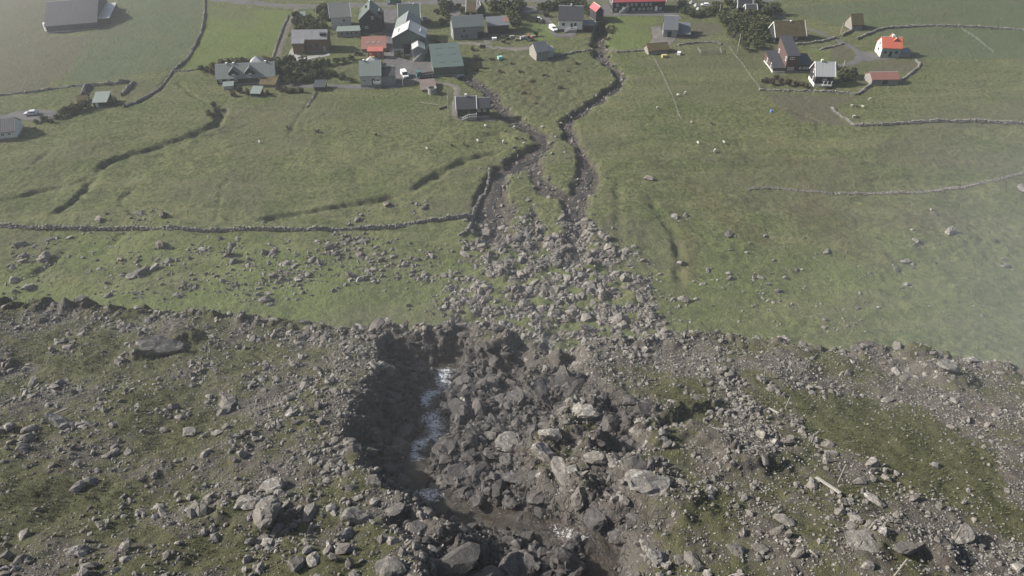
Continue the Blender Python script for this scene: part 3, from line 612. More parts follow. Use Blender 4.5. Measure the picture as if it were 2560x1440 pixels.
# named boulders of the terrace: photo position, width in photo pixels, shape, material, label
TB = [
 (668, 1292, 92, 'big', M_ROCK, 'largest rounded boulder on the terrace, white with lichen on its face'), (612, 1262, 60, 'big', M_ROCK, 'grey boulder leaning behind the large white-lichened boulder'),
 (684, 1216, 52, 'slab', M_ROCK, 'flat grey slab with a straight dark edge above the lichened boulder'), (868, 1335, 46, 'big', M_ROCK, 'pale blocky boulder in the stone heap beside the gully'),
 (896, 1302, 54, 'big', M_ROCK, 'pale domed boulder leaning over the stone heap beside the gully'), (742, 1418, 44, 'big', M_ROCK, 'tall pointed grey boulder in grass below the stone heap'),
 (200, 1378, 44, 'big', M_ROCK, 'pale egg-shaped boulder with a dark hollow beside it'), (60, 1340, 28, 'mid', M_ROCK, 'rounded boulder beside a smaller one in grass at the terrace foot'),
 (400, 872, 56, 'slab', M_ROCK, 'broad flat grey slab lying just behind the terrace rim'), (232, 1205, 34, 'big', M_ROCK, 'dark split boulder alone in thin grass on the terrace'),
 (470, 1085, 36, 'big', M_ROCK, 'smooth dark boulder above a string of small rocks'), (572, 1010, 40, 'slab', M_ROCK, 'smooth oval slab lying in scree on the terrace'),
 (1160, 1010, 46, 'big', M_ROCK, 'lone pale lichened boulder beside the white water'), (1450, 1245, 66, 'big', M_ROCK, 'large cracked pale boulder below the grassy outcrop in the gully'),
 (1275, 1105, 56, 'slab', M_ROCK, 'pale slab with moss in the middle of the gully'), (1265, 1155, 42, 'big', M_WET, 'upright grey boulder under the mossy slab in the gully'),
 (1150, 1190, 66, 'slab', M_WET, 'broad brown slab above the brown pool'), (1205, 1185, 60, 'slab', M_WET, 'layered brown slab joined end to end with the broad one above the pool'),
 (1290, 1200, 58, 'slab', M_WET, 'squared brown block above the brown pool'), (1100, 1215, 46, 'slab', M_ROCK, 'pale pointed slab sticking out into the brown pool'),
 (1345, 1250, 50, 'slab', M_WET, 'smooth brown slab at the pool below the grassy outcrop'), (1280, 1260, 44, 'slab', M_WET, 'low smooth brown rock dipping into the brown pool'),
 (1150, 1375, 58, 'big', M_WET, 'large domed boulder below the brown pool'), (1300, 1415, 80, 'slab', M_WET, 'broad cracked brown slab below the lower white water'),
 (1210, 1395, 46, 'big', M_WET, 'dark pointed boulder beside the broad cracked slab'), (1365, 1405, 32, 'mid', M_WET, 'rounded tan boulder below the lower white water'),
 (1540, 1345, 38, 'slab', M_WET, 'flat dark square slab at the gully side'), (1070, 875, 40, 'big', M_WET, 'pale topped boulder over the dark hollow under the rim'),
 (1245, 905, 50, 'big', M_WET, 'pointed brown boulder at the head of the white water'), (1225, 875, 42, 'big', M_WET, 'square brown boulder at the head of the white water'),
 (1225, 965, 48, 'slab', M_WET, 'brown slab beside the upper white water'), (1360, 985, 60, 'slab', M_WET, 'long rounded brown ledge block across the gully'),
 (1300, 1000, 60, 'slab', M_WET, 'low brown ledge block across the gully'), (1250, 1005, 40, 'slab', M_WET, 'short brown ledge block end beside the pale lone boulder'),
 (1380, 1090, 52, 'big', M_ROCK, 'tall pale crag block crowning the grassy outcrop'), (1360, 1140, 56, 'big', M_ROCK, 'pale crag block on the flank of the grassy outcrop'),
 (1450, 1045, 70, 'big', M_ROCK, 'broad pale crag at the head of the grassy outcrop'), (1480, 1150, 50, 'big', M_ROCK, 'pale angular crag at the foot of the grassy outcrop'),
 (1530, 1150, 40, 'big', M_ROCK, 'heart-shaped boulder in the side channel of the gully'), (1610, 1215, 90, 'slab', M_ROCK, 'wide smooth slab forming the gully edge'),
 (1585, 1165, 60, 'slab', M_ROCK, 'tilted smooth slab above the wide gully edge slab'), (1610, 1020, 40, 'big', M_ROCK, 'brown and pale boulder where the side channel begins'),
 (2030, 1215, 36, 'big', M_ROCK, 'rounded boulder at the end of the pale timber plank'), (2150, 1205, 30, 'mid', M_ROCK, 'boulder pair with dark shadow beyond the pale timber plank'),
 (2370, 925, 48, 'big', M_ROCK, 'whitish boulder near the terrace rim in mist'), (1640, 1395, 50, 'big', M_ROCK, 'knobbly lichened boulder in grass at the gully edge'),
 (1735, 1405, 36, 'mid', M_ROCK, 'blocky boulder in grass away from the gully edge'), (1845, 1380, 40, 'big', M_ROCK, 'dark-sided boulder among small scree in grass'),
 (2270, 1375, 48, 'slab', M_ROCK, 'long low crag beside the ruined wall corner'), (2150, 1362, 54, 'slab', M_ROCK, 'pale slab at the end of the long low crag'),
 (2400, 1345, 46, 'big', M_ROCK, 'brown crag block in mist beyond the ruined wall corner'), (1950, 1330, 36, 'big', M_ROCK, 'humped lichened boulder in grass away from the plank'),
 (1185, 1140, 36, 'big', M_WET, 'dark brown boulder among the gully blocks'), (930, 1205, 44, 'big', M_ROCK, 'grey boulder overhanging the brown water at the gully bank'),
 (1065, 1290, 40, 'big', M_ROCK, 'grey boulder standing at the dark gully bank'), (990, 1278, 36, 'mid', M_ROCK, 'rounded grey boulder in the heap at the gully bank'), (160, 1062, 50, 'slab', M_ROCK, 'low pale slab with a white end on the terrace'),
 (80, 1075, 30, 'mid', M_ROCK, 'pale forked rock beside the low pale slab'), (980, 1425, 60, 'slab', M_ROCK, 'broad pale rounded slab at the grassy gully bank'), (1400, 1185, 60, 'slab', M_ROCK, 'long pale diagonal slab along the grassy outcrop'),
]
G_T = 'boulders lying on the rocky terrace'
taken = []
for px, py, wpx, kd, mt, lb in TB:
    p = NG(px, py); boulder(p, .5 * wpx / pxm(p), mt, lb, G_T, kd, .28 if kd != 'slab' else .38); taken.append((p[0], p[1], .5 * wpx / pxm(p)))
taken = np.array(taken)
# further boulders, told apart by place only
def near_pts(n, test, tries=40):
    out = []
    for _ in range(n * tries):
        if len(out) >= n: break
        px, py = rng.uniform(0, 2560), rng.uniform(790, 1432); p = NG(px, py)
        if p[1] - yedge(p[0]) > -.1: continue
        if test(p): out.append(p)
    return out
nb = 0
def clear(p, r): return ((taken[:, 0] - p[0]) ** 2 + (taken[:, 1] - p[1]) ** 2 > (taken[:, 2] + r) ** 2).all()
for p in near_pts(46, lambda p: tz(p[0], p[1], TA['wet']) > .6):
    r = float(rng.uniform(.35, .95))
    if clear(p, r * .5): boulder(p, r, M_WET, 'brown angular boulder among the wet rocks of the gully', 'boulders in the gully', random.choice(('mid', 'big', 'slab')), .3)
for p in near_pts(40, lambda p: tz(p[0], p[1], TA['wet']) < .3):
    r = float(rng.uniform(.28, .46))
    if clear(p, r * .6): boulder(p, r, M_ROCK, 'grey angular boulder lying in the scree of the terrace', 'loose boulders on the terrace scree', 'mid', .25)
for x in np.arange(-46, 50, 2.6):
    x = x + rng.uniform(-1, 1); y = float(yedge(x)) + rng.uniform(-.9, .15); r = float(rng.uniform(.3, .75)) * (.7 if x > 14 else 1)
    boulder((x, y, tz(x, y)), r, M_ROCK if abs(x + 3) > 9 else M_WET, 'rugged rock standing on the rim of the terrace', 'rocks along the terrace rim', random.choice(('mid', 'big')), .22, .9)
# scree
def scree():
    N = 110000; X = rng.uniform(-58, 58, N); V = -48 + 48.2 * rng.random(N) ** .85; Y = yedge(X) + V
    ii = np.clip(np.searchsorted(vv, V) - 1, 0, len(vv) - 1); jj = np.clip(np.searchsorted(xu, X) - 1, 0, len(xu) - 1)
    g = TA['grass'][ii, jj]; wt = TA['wet'][ii, jj]; Z = TZ[ii, jj]
    cl = fbm(X, Y, 3.5, 3, 131); bank = np.exp(-((X + 11) / 9) ** 2) + .5 * np.exp(-((X - 9) / 8) ** 2)
    dens = np.where(wt > .15, np.clip(.55 + .5 * cl, .25, 1), np.clip(.20 + .55 * cl + .55 * (.55 - g) + .30 * bank + .22 * sstep(-5, 0, V), .03, 1)) * (1 - .85 * sstep(.8, 1.1, g)) * (1 - .2 * sstep(15, 30, X))
    m = (rng.random(N) < dens * .62) & (d_line(X, Y, CHAN)[0] > .75 + .5 * fbm(X, Y, 1.0, 2, 133))
    X, Y, Z, wt, cl = X[m], Y[m], Z[m], wt[m], cl[m]; S = np.clip(np.exp(rng.normal(-2.38, .62, m.sum())), .04, .34) * (1 + .5 * np.clip(cl, 0, 1)); S = np.where(X > 14, S * .78, S)
    P = np.stack([X, Y, Z + S * .12], -1); d = wt < .5
    joined('scree', P[d], S[d], M_ROCK, 'loose grey scree strewn over the rocky terrace', cat='scree'); joined('rubble', P[~d], S[~d] * 1.5, M_WET, 'dark broken rubble on the bed of the gully', cat='rubble')
    k = rng.random((~d).sum()) < .05; joined('broken_blocks', P[~d][k], np.clip(np.exp(rng.normal(-.95, .5, k.sum())), .2, 1.15), M_WET, 'dark broken blocks heaped through the gully', MID, cat='blocks')
scree()
def pebbles():
    O = np.array([(1, 0, 0), (-1, 0, 0), (0, 1, 0), (0, -1, 0), (0, 0, 1), (0, 0, -1)], float); F = np.array([(0, 2, 4), (2, 1, 4), (1, 3, 4), (3, 0, 4), (2, 0, 5), (1, 2, 5), (3, 1, 5), (0, 3, 5)])
    sh = [(O * rng.uniform(.7, 1.3, (6, 1)) * [1.2, .9, .65], F) for _ in range(8)]
    N = 130000; X = rng.uniform(-56, 56, N); V = -47 + 47 * rng.random(N); Y = yedge(X) + V; ii = np.clip(np.searchsorted(vv, V) - 1, 0, len(vv) - 1); jj = np.clip(np.searchsorted(xu, X) - 1, 0, len(xu) - 1)
    g = TA['grass'][ii, jj]; wt = TA['wet'][ii, jj]; k = rng.random(N) < np.clip(.82 - .7 * g + .35 * fbm(X, Y, 2.0, 3, 137), .06, .8) * (1 - .8 * wt); X, Y, Z = X[k], Y[k], TZ[ii, jj][k]; S = rng.uniform(.03, .085, k.sum())
    joined('pebbles', np.stack([X, Y, Z + .01], -1), S, M_PEB, 'small angular stones strewn over the terrace earth', sh, .5, cat='pebbles')
pebbles()

# boulders of the fields: photo position and width in photo pixels
FBL = [(1062, 520, 26), (968, 512, 34), (408, 540, 34), (350, 537, 22), (248, 552, 24), (892, 550, 20), (902, 538, 14), (660, 556, 12), (1620, 447, 30), (1688, 545, 26), (1715, 540, 22), (1706, 660, 30), (1710, 752, 44), (1742, 750, 16),
       (1820, 588, 26), (1912, 590, 14), (1822, 685, 18), (1822, 698, 20), (1770, 678, 18), (1900, 695, 18), (1755, 712, 18), (1920, 712, 16), (1945, 730, 18), (1905, 745, 12), (2068, 632, 24), (2372, 583, 34), (2290, 602, 18), (2265, 655, 20), (2265, 712, 18), (2335, 535, 18),
       (2490, 605, 18), (2240, 672, 20), (1825, 625, 10), (1865, 632, 14), (2510, 650, 16), (2520, 665, 20), (2560, 480, 40), (2455, 790, 14), (2195, 770, 12), (300, 650, 20), (50, 615, 30), (60, 640, 22), (125, 600, 18), (170, 597, 16), (110, 650, 40), (55, 655, 20), (70, 722, 34), (35, 702, 24),
       (400, 617, 36), (480, 612, 14), (505, 625, 20), (470, 625, 12), (570, 635, 34), (585, 655, 26), (620, 665, 18), (575, 620, 18), (660, 635, 30), (685, 630, 22), (675, 612, 14), (360, 680, 40), (335, 692, 30), (420, 655, 26), (385, 672, 28), (280, 620, 14), (340, 735, 18), (440, 740, 22), (460, 708, 20), (560, 705, 22),
       (590, 715, 18), (860, 610, 26), (875, 600, 20), (905, 605, 28), (825, 618, 26), (840, 635, 22), (900, 640, 26), (940, 640, 22), (950, 650, 18), (780, 650, 24), (800, 660, 24), (715, 662, 26), (735, 668, 20), (770, 690, 26), (745, 700, 24), (720, 700, 18), (880, 690, 30), (900, 700, 26), (920, 680, 20), (935, 675, 22), (680, 690, 20), (700, 690, 16), (540, 690, 16),
       (1010, 660, 22), (1040, 650, 24), (1080, 640, 22), (1060, 690, 20), (1110, 690, 20), (985, 640, 16), (1030, 690, 16), (665, 752, 44), (270, 740, 18), (225, 680, 14)]
G_F = 'boulders lying in the fields'
for px, py, wpx in FBL:
    p = FG(px, py); side = 'on the stony pasture below the long drystone wall' if (px < 1150 and py > 585) else ('in the grass above the long drystone wall' if px < 1150 else 'in the wide pasture beside the boulder fan')
    boulder(p, .40 * wpx / pxm(p), M_FROCK, 'grey weathered boulder ' + side, G_F, 'big' if wpx > 28 else 'mid', .3)
FANB = [(1222, 580, 44), (1262, 572, 40), (1302, 582, 24), (1298, 598, 42), (1352, 575, 40), (1372, 598, 36), (1345, 602, 28), (1425, 620, 34), (1475, 640, 30), (1445, 552, 30), (1475, 560, 28), (1518, 660, 28), (1500, 635, 20), (1165, 640, 40), (1215, 650, 24), (1250, 680, 34), (1240, 665, 22), (1310, 650, 26), (1330, 645, 20),
        (1150, 690, 22), (1175, 700, 26), (1285, 700, 26), (1300, 735, 24), (1330, 690, 24), (1390, 660, 36), (1420, 680, 24), (1460, 690, 26), (1490, 705, 24), (1530, 690, 24), (1560, 720, 26), (1585, 725, 24), (1390, 730, 28), (1430, 750, 24), (1350, 770, 28), (1300, 790, 24), (1240, 770, 30), (1180, 760, 24), (1150, 780, 26), (1480, 760, 28), (1540, 770, 24), (1600, 790, 26),
        (1420, 800, 28), (1370, 815, 22), (1500, 810, 24), (1580, 820, 24), (1190, 730, 20), (1340, 735, 22), (1445, 720, 18), (1465, 600, 20), (1120, 720, 22), (1335, 470, 16), (1370, 448, 18), (1445, 450, 18), (1390, 470, 16), (1320, 500, 18), (1330, 540, 20), (1425, 530, 22), (1260, 470, 18), (1255, 515, 18), (1150, 655, 20)]
for px, py, wpx in FANB:
    p = FG(px, py); boulder(p, .36 * wpx / pxm(p), M_FROCK, 'pale grey boulder in the boulder fan along the stream', 'boulders of the fan along the stream', 'big', .3)
def fan_stones():
    P, S = [], []
    X = rng.uniform(FAN[:, 0].min() - 5, FAN[:, 0].max() + 5, 30000); Y = rng.uniform(FAN[:, 1].min() - 2, FAN[:, 1].max() + 5, 30000)
    k = sstep(6, -4, sd_poly(X, Y, FAN) + 3 * fbm(X, Y, 6, 2, 153)) * np.clip(.38 + 1.5 * fbm(X, Y, 4.5, 3, 61), .03, 1); m = rng.random(30000) < k
    for x, y in zip(X[m], Y[m]): s = float(np.clip(np.exp(rng.normal(-1.55, .75)), .09, 1.3)); P.append((x, y, gz(x, y) + s * .02)); S.append(s)
    for pts, hw, bank, dep in STREAMS:                       # stones along the stream beds
        L = smooth_line(FB(pts), .8)
        for x, y in L:
            for _ in range(5):
                q = x + rng.normal(0, hw * .9), y + rng.normal(0, hw * .9); s = float(np.clip(np.exp(rng.normal(-1.6, .6)), .08, .8)); P.append((*q, gz(*q) + s * .1)); S.append(s)
    joined('fan_rubble', P, S, M_FROCK, 'loose stones filling the boulder fan and stream beds', cat='rubble')
    P, S = [], []
    for px, py, wpx in FBL:                                  # stones gathered round the field boulders
        if wpx < 18: continue
        c = FG(px, py); r = wpx / pxm(c)
        for _ in range(int(rng.integers(12, 36)) if px < 1150 else 4):
            x, y = c[0] + rng.normal(0, r * .9), c[1] + rng.normal(0, r * 1.2); s = float(np.clip(np.exp(rng.normal(-1.35, .5)), .1, .7)); P.append((x, y, gz(x, y) + .1 * s)); S.append(s)
    for cx, cy, n, sx, sy in ((850, 650, 200, 150, 60), (560, 680, 110, 130, 50), (620, 735, 60, 40, 8), (350, 690, 60, 80, 40), (1060, 700, 120, 60, 50), (2100, 800, 40, 40, 22), (1900, 720, 70, 120, 60), (2200, 680, 60, 200, 60), (1400, 400, 30, 15, 10), (1950, 770, 40, 60, 16), (200, 660, 60, 110, 50)):
        for _ in range(n):
            px, py = cx + rng.normal(0, sx), min(cy + rng.normal(0, sy), 830)
            if py < 590 and px < 1180: continue
            p = FG(px, py); s = float(np.clip(np.exp(rng.normal(-1.55, .5)), .08, .6)); P.append((p[0], p[1], p[2] + .1 * s)); S.append(s)
    joined('field_stones', P, S, M_FROCK, 'small loose stones scattered over the pastures', cat='stones')
fan_stones()

# tufts of grass on the terrace
def tufts():
    N = 75000; X = rng.uniform(-58, 58, N); V = -46 + 46 * rng.random(N); Y = yedge(X) + V
    ii = np.clip(np.searchsorted(vv, V) - 1, 0, len(vv) - 1); jj = np.clip(np.searchsorted(xu, X) - 1, 0, len(xu) - 1); g = TA['grass'][ii, jj]
    m = rng.random(N) < sstep(.35, .95, g + .25 * fbm(X, Y, 1.2, 2, 161)); X, Y, Z, g = X[m], Y[m], TZ[ii, jj][m], g[m]; n = len(X); B = 4
    a = rng.uniform(0, 2 * math.pi, (n, B)); h = rng.uniform(.06, .15, (n, B)) * (1 + .6 * sstep(.8, 1.1, g))[:, None]; ln = rng.uniform(.03, .13, (n, B)); wd = .022
    bx = X[:, None] + np.cos(a) * .05; by = Y[:, None] + np.sin(a) * .05; bz = np.repeat(Z[:, None] - .03, B, 1)
    p0 = np.stack([bx - np.sin(a) * wd, by + np.cos(a) * wd, bz], -1); p1 = np.stack([bx + np.sin(a) * wd, by - np.cos(a) * wd, bz], -1); p2 = np.stack([bx + np.cos(a) * ln + .06, by + np.sin(a) * ln, bz + h], -1)
    Vt = np.stack([p0, p1, p2], 2).reshape(-1, 3); F = np.arange(len(Vt)).reshape(-1, 3)
    t = NT('tuft_grass'); p = t.pos(); q = t.mix(t.noise(p, .6, 4, .6), (.046, .053, .020), (.082, .084, .034)); q = t.mix(t.ramp(t.n('ShaderNodeNewGeometry').outputs['Random Per Island'], [(.6, 0), (1, .5)]), q, (.125, .115, .058)); t.col(q); t.rough(.9, .1)
    tag(obj('grass', mesh_np('grass', Vt, F), t.m), 'short tufted grass growing between the rocks of the terrace', 'grass', kind='stuff')
tufts()
# ------------------------------------------------------------------ buildings
W_BLACK = sheet('black_boards', (.022, .022, .023), 'X', .35, .3, .8, (.05, .05, .048), .3)  # also stands in for the shade on the big farm barn's front
W_GREENB = sheet('dark_green_boards', (.020, .034, .030), 'X', .35, .3, .8, (.04, .05, .045), .3)
W_WHITE = simple('white_render', (.62, .62, .60), .85, .2, .1, .5, dirt=(.45, .45, .42))
W_GREY = simple('grey_render', (.22, .225, .225), .9, .2, .15, .4, dirt=(.19, .19, .18))
W_LGREY = simple('pale_grey_render', (.40, .40, .385), .9, .2, .12, .4, dirt=(.3, .3, .28))
W_BROWN = sheet('brown_timber', (.150, .095, .045), 'X', .3, .3, .8, (.09, .065, .045), .4)
W_TAN = simple('raw_concrete_wall', (.25, .235, .205), .95, .1, .2, .5, dirt=(.17, .155, .13), bump=.2)
W_MAROON = sheet('maroon_boards', (.082, .048, .042), 'X', .3, .25, .8, (.06, .045, .04), .3)
W_RED = sheet('red_boards', (.30, .070, .045), 'X', .4, .15, .7, (.22, .06, .04), .3)
W_SHADED = simple('shaded_white_render', (.235, .30, .265), .9, .2, .12, .5, dirt=(.18, .21, .19))  # white walls away from the sun: their greenish shade is put into the colour
W_GREEN = sheet('green_cladding', (.075, .100, .088), 'X', .4, .12, .6, (.09, .11, .10), .3)
W_RUST = sheet('rusty_sheet', (.155, .125, .112), 'X', .35, .3, .7, (.13, .075, .05), .5)
W_BLUEG = sheet('blue_grey_sheet', (.20, .225, .235), 'X', .35, .15, .6, (.12, .11, .1), .4)
W_STONE = mat_rock('stone_wall_face', (.17, .16, .145), (.30, .285, .26), (.42, .41, .38), .3, 1.2)
R_DARK = sheet('dark_slate_roof', (.042, .045, .052), 'X', .6, .12, .6, (.06, .06, .06), .25); R_DARKY = sheet('dark_slate_roof_y', (.042, .045, .052), 'Y', .6, .12, .6, (.06, .06, .06), .25)
R_BARN = sheet('barn_roof_sheet', (.036, .037, .045), 'X', .9, .12, .75, (.05, .05, .05), .3)
R_GGREEN = sheet('grey_green_roof', (.150, .172, .162), 'X', .55, .1, .55, (.13, .138, .128), .4); R_GGREENY = sheet('grey_green_roof_y', (.150, .172, .162), 'Y', .55, .1, .55, (.13, .138, .128), .4)
R_GREEN = sheet('green_roof', (.072, .102, .088), 'X', .7, .1, .55, (.075, .092, .082), .35); R_GREENY = sheet('green_roof_y', (.066, .092, .078), 'Y', .6, .12, .55, (.07, .085, .075), .3)
R_PALE = sheet('pale_green_roof', (.175, .21, .19), 'X', .6, .08, .55, (.15, .165, .15), .3)
R_BEIGE = sheet('beige_roof', (.25, .24, .22), 'X', .5, .08, .6, (.25, .235, .21), .3)
R_LGREY = sheet('light_grey_roof', (.34, .35, .345), 'X', .5, .08, .5, (.27, .27, .26), .3); R_LGREYY = sheet('light_grey_roof_y', (.40, .41, .40), 'Y', .6, .08, .5, (.3, .3, .29), .3)
R_ZINC = sheet('streaked_zinc_roof', (.175, .178, .188), 'X', .45, .25, .55, (.33, .32, .31), .3)
R_BLUE = sheet('blue_grey_roof', (.115, .125, .135), 'X', .6, .1, .55, (.12, .12, .12), .3)
R_RED = sheet('red_roof', (.46, .115, .065), 'X', .5, .12, .6, (.30, .10, .075), .3); R_OLDRED = sheet('faded_red_roof', (.21, .095, .075), 'X', .6, .2, .75, (.15, .12, .09), .6)
R_HUT = sheet('red_hut_roof', (.36, .11, .085), 'X', .5, .12, .7, (.28, .12, .09), .4)
R_CRIM = sheet('crimson_roof', (.36, .075, .085), 'X', .6, .12, .6, (.27, .08, .085), .3); R_CRIMY = sheet('crimson_roof_y', (.36, .075, .085), 'Y', .6, .12, .6, (.27, .08, .085), .3)
_t = NT('turf'); _p = _t.pos(); _c = _t.mix(_t.ramp(_t.noise(_p, .9, 5, .7), [(.35, 0), (.65, 1)]), (.080, .060, .036), (.135, .110, .058)); _c = _t.mix(_t.ramp(_t.noise(_p, .4, 4), [(.5, 0), (.65, .7)]), _c, (.085, .092, .036))
_t.col(_c); _t.rough(.95, .1); _t.bump(_t.noise(_p, 3, 4, .7), .9, .25); R_TURF = _t.m
M_TRIM = simple('white_trim', (.72, .72, .70), .7, .3, .06, .8); M_DARKTRIM = simple('dark_trim', (.05, .05, .052), .7, .3, .2); M_GTRIM = simple('grey_trim', (.3, .3, .3), .7, .3, .1)
_t = NT('window_glass'); _t.b.inputs['Base Color'].default_value = (.035, .042, .050, 1); _t.rough(.12, .5); M_GLASS = _t.m
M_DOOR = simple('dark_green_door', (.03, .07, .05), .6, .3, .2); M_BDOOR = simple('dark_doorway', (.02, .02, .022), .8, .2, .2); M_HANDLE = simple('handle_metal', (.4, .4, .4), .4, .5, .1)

def scale_at(p):
    d = np.asarray(p) - np.array((0, 0, CAM_Z)); r = float(np.linalg.norm(d)); return FPX / r, math.asin(-d[2] / r)
def local_frame(fl, fr):
    a = FG(*fl); b = FG(*fr); c = (a + b) / 2; w_ = float(np.linalg.norm((b - a)[:2])); rz = math.atan2(b[1] - a[1], b[0] - a[0]); return c, w_, rz
def window(parent, side, w_, d_, u, z, ww, hh, frame=None):
    """frame with a mullion and a pane, standing just proud of the wall"""
    m = MB(); t = .11; a, b = -ww / 2, ww / 2
    for q in ((a, b, z, z + t), (a, b, z + hh - t, z + hh), (a, a + t, z + t, z + hh - t), (b - t, b, z + t, z + hh - t), (-t / 2, t / 2, z + t, z + hh - t)): m.box(q[0], q[1], -.10, -.004, q[2], q[3])
    g = MB(); g.box(a + t, -t / 2, -.05, -.006, z + t, z + hh - t); g.box(t / 2, b - t, -.05, -.006, z + t, z + hh - t)
    o = m.build('window', frame or M_TRIM, parent); gp = g.build('pane', M_GLASS, o)
    if side == 'f': o.location = ((u - .5) * w_, 0, 0)
    elif side == 'l': o.location = (-w_ / 2, d_ * u, 0); o.rotation_euler = (0, 0, -math.pi / 2)
    elif side == 'r': o.location = (w_ / 2, d_ * u, 0); o.rotation_euler = (0, 0, math.pi / 2)
    return o
def door(parent, w_, u, z, ww, hh, mat=None, handle=True):
    m = MB(); m.box(-ww / 2, ww / 2, -.07, -.004, z, z + hh); o = m.build('door', mat or M_DOOR, parent); o.location = ((u - .5) * w_, 0, 0)
    if handle:
        h = MB(); h.box(ww / 2 - .22, ww / 2 - .12, -.13, -.072, z + hh * .45, z + hh * .5); h.build('handle', M_HANDLE, o)
def chimney(roof, x, y, z, h=1.0, s=.55, mat=None):
    m = MB(); m.box(x - s / 2, x + s / 2, y - s / 2, y + s / 2, z - .6, z + h); m.box(x - s / 2 - .08, x + s / 2 + .08, y - s / 2 - .08, y + s / 2 + .08, z + h, z + h + .12); m.build('chimney', mat or M_TRIM, roof)
def body(par, w_, d_, wh, rh, kind, wall, roof, base=0.0, base_mat=None, trim=None, ov=.28, th=.13, x0=0.0, y0=0.0, z0=0.0, ridge=True, low=-1.0):
    """walls and roof of one block; kind is the roof: x gable (ridge along the front), y gable towards the front, m single pitch, f flat, p pyramid"""
    a, b = -w_ / 2, w_ / 2; m = MB(); e = .002
    zb = base
    if kind == 'x': prof = [(0, zb), (d_, zb), (d_, wh), (d_ / 2, wh + rh), (0, wh)]; m.loft([(a, y, z) for y, z in prof], [(b, y, z) for y, z in prof])
    elif kind == 'y': prof = [(a, zb), (b, zb), (b, wh), (0, wh + rh), (a, wh)]; m.loft([(x, 0, z) for x, z in prof], [(x, d_, z) for x, z in prof])
    elif kind == 'm': prof = [(0, zb), (d_, zb), (d_, wh + rh), (0, wh)]; m.loft([(a, y, z) for y, z in prof], [(b, y, z) for y, z in prof])
    else: m.box(a, b, 0, d_, zb, wh)
    wo = m.build('wall', wall, par); wo.location = (x0, y0, z0)
    f = MB(); f.box(a - .03, b + .03, -.03, d_ + .03, low, zb if base > 0 else .12); fo = f.build('foundation', base_mat or M_CONC, par); fo.location = (x0, y0, z0)
    r = MB(); va, vb = a - ov, b + ov
    if kind in 'xy':
        hs = d_ / 2 if kind == 'x' else w_ / 2; s = rh / hs; n = math.hypot(1, s); tz_ = th * n
        def P(c, off, u): return (u, c, off) if kind == 'x' else (c, u, off)
        lo, hi = ((0, d_) if kind == 'x' else (a, b)); mid = (lo + hi) / 2; u0, u1 = ((va, vb) if kind == 'x' else (-ov, d_ + ov))
        prof = [(lo - ov, wh - ov * s + .02), (mid, wh + rh + .02), (hi + ov, wh - ov * s + .02), (hi + ov, wh - ov * s + .02 + tz_), (mid, wh + rh + .02 + tz_), (lo - ov, wh - ov * s + .02 + tz_)]
        for tri in ((0, 1, 4, 5), (1, 2, 3, 4)): r.loft([P(prof[i][0], prof[i][1], u0) for i in tri], [P(prof[i][0], prof[i][1], u1) for i in tri])
        ro = r.build('roof', roof, par); ro.location = (x0, y0, z0)
        if ridge:
            c = MB(); q = [(mid - .16, wh + rh + tz_ - .16 * s + .03), (mid, wh + rh + tz_ + .09), (mid + .16, wh + rh + tz_ - .16 * s + .03)]
            c.loft([P(y, z, u0) for y, z in q], [P(y, z, u1) for y, z in q]); co = c.build('ridge_cap', M_GTRIM if roof is not R_TURF else R_TURF, ro)
        if trim:
            for u, sg in ((u0, -1), (u1, 1)):
                for k in (0, 1):
                    p, q = ((lo - ov, mid), (mid, hi + ov))[k]; zp = wh - ov * s if k == 0 else wh + rh; zq = wh + rh if k == 0 else wh - ov * s; dz = .30
                    v = MB(); v.loft([P(p, zp - dz + tz_, u + sg * .004), P(q, zq - dz + tz_, u + sg * .004), P(q, zq + tz_ + .09, u + sg * .004), P(p, zp + tz_ + .09, u + sg * .004)], [P(p, zp - dz + tz_, u + sg * .22), P(q, zq - dz + tz_, u + sg * .22), P(q, zq + tz_ + .09, u + sg * .22), P(p, zp + tz_ + .09, u + sg * .22)])
                    v.build('verge_board', trim, ro)
    elif kind == 'm':
        s = rh / d_; tz_ = th * math.hypot(1, s); prof = [(-ov, wh - ov * s + .02), (d_ + ov, wh + rh + ov * s + .02), (d_ + ov, wh + rh + ov * s + .02 + tz_), (-ov, wh - ov * s + .02 + tz_)]
        r.loft([(va, y, z) for y, z in prof], [(vb, y, z) for y, z in prof]); ro = r.build('roof', roof, par); ro.location = (x0, y0, z0)
    elif kind == 'p':
        A = [(va, -ov, wh + .02), (vb, -ov, wh + .02), (vb, d_ + ov, wh + .02), (va, d_ + ov, wh + .02)]; t_ = [(.02 * sx, d_ / 2 + .02 * sy, wh + rh) for sx, sy in ((-1, -1), (1, -1), (1, 1), (-1, 1))]
        r.loft(A, t_); ro = r.build('roof', roof, par); ro.location = (x0, y0, z0)
    else:
        r.box(va, vb, -ov, d_ + ov, wh + .02, wh + .02 + th * 1.4); ro = r.build('roof', roof, par); ro.location = (x0, y0, z0)
    return ro
HOUSES = []
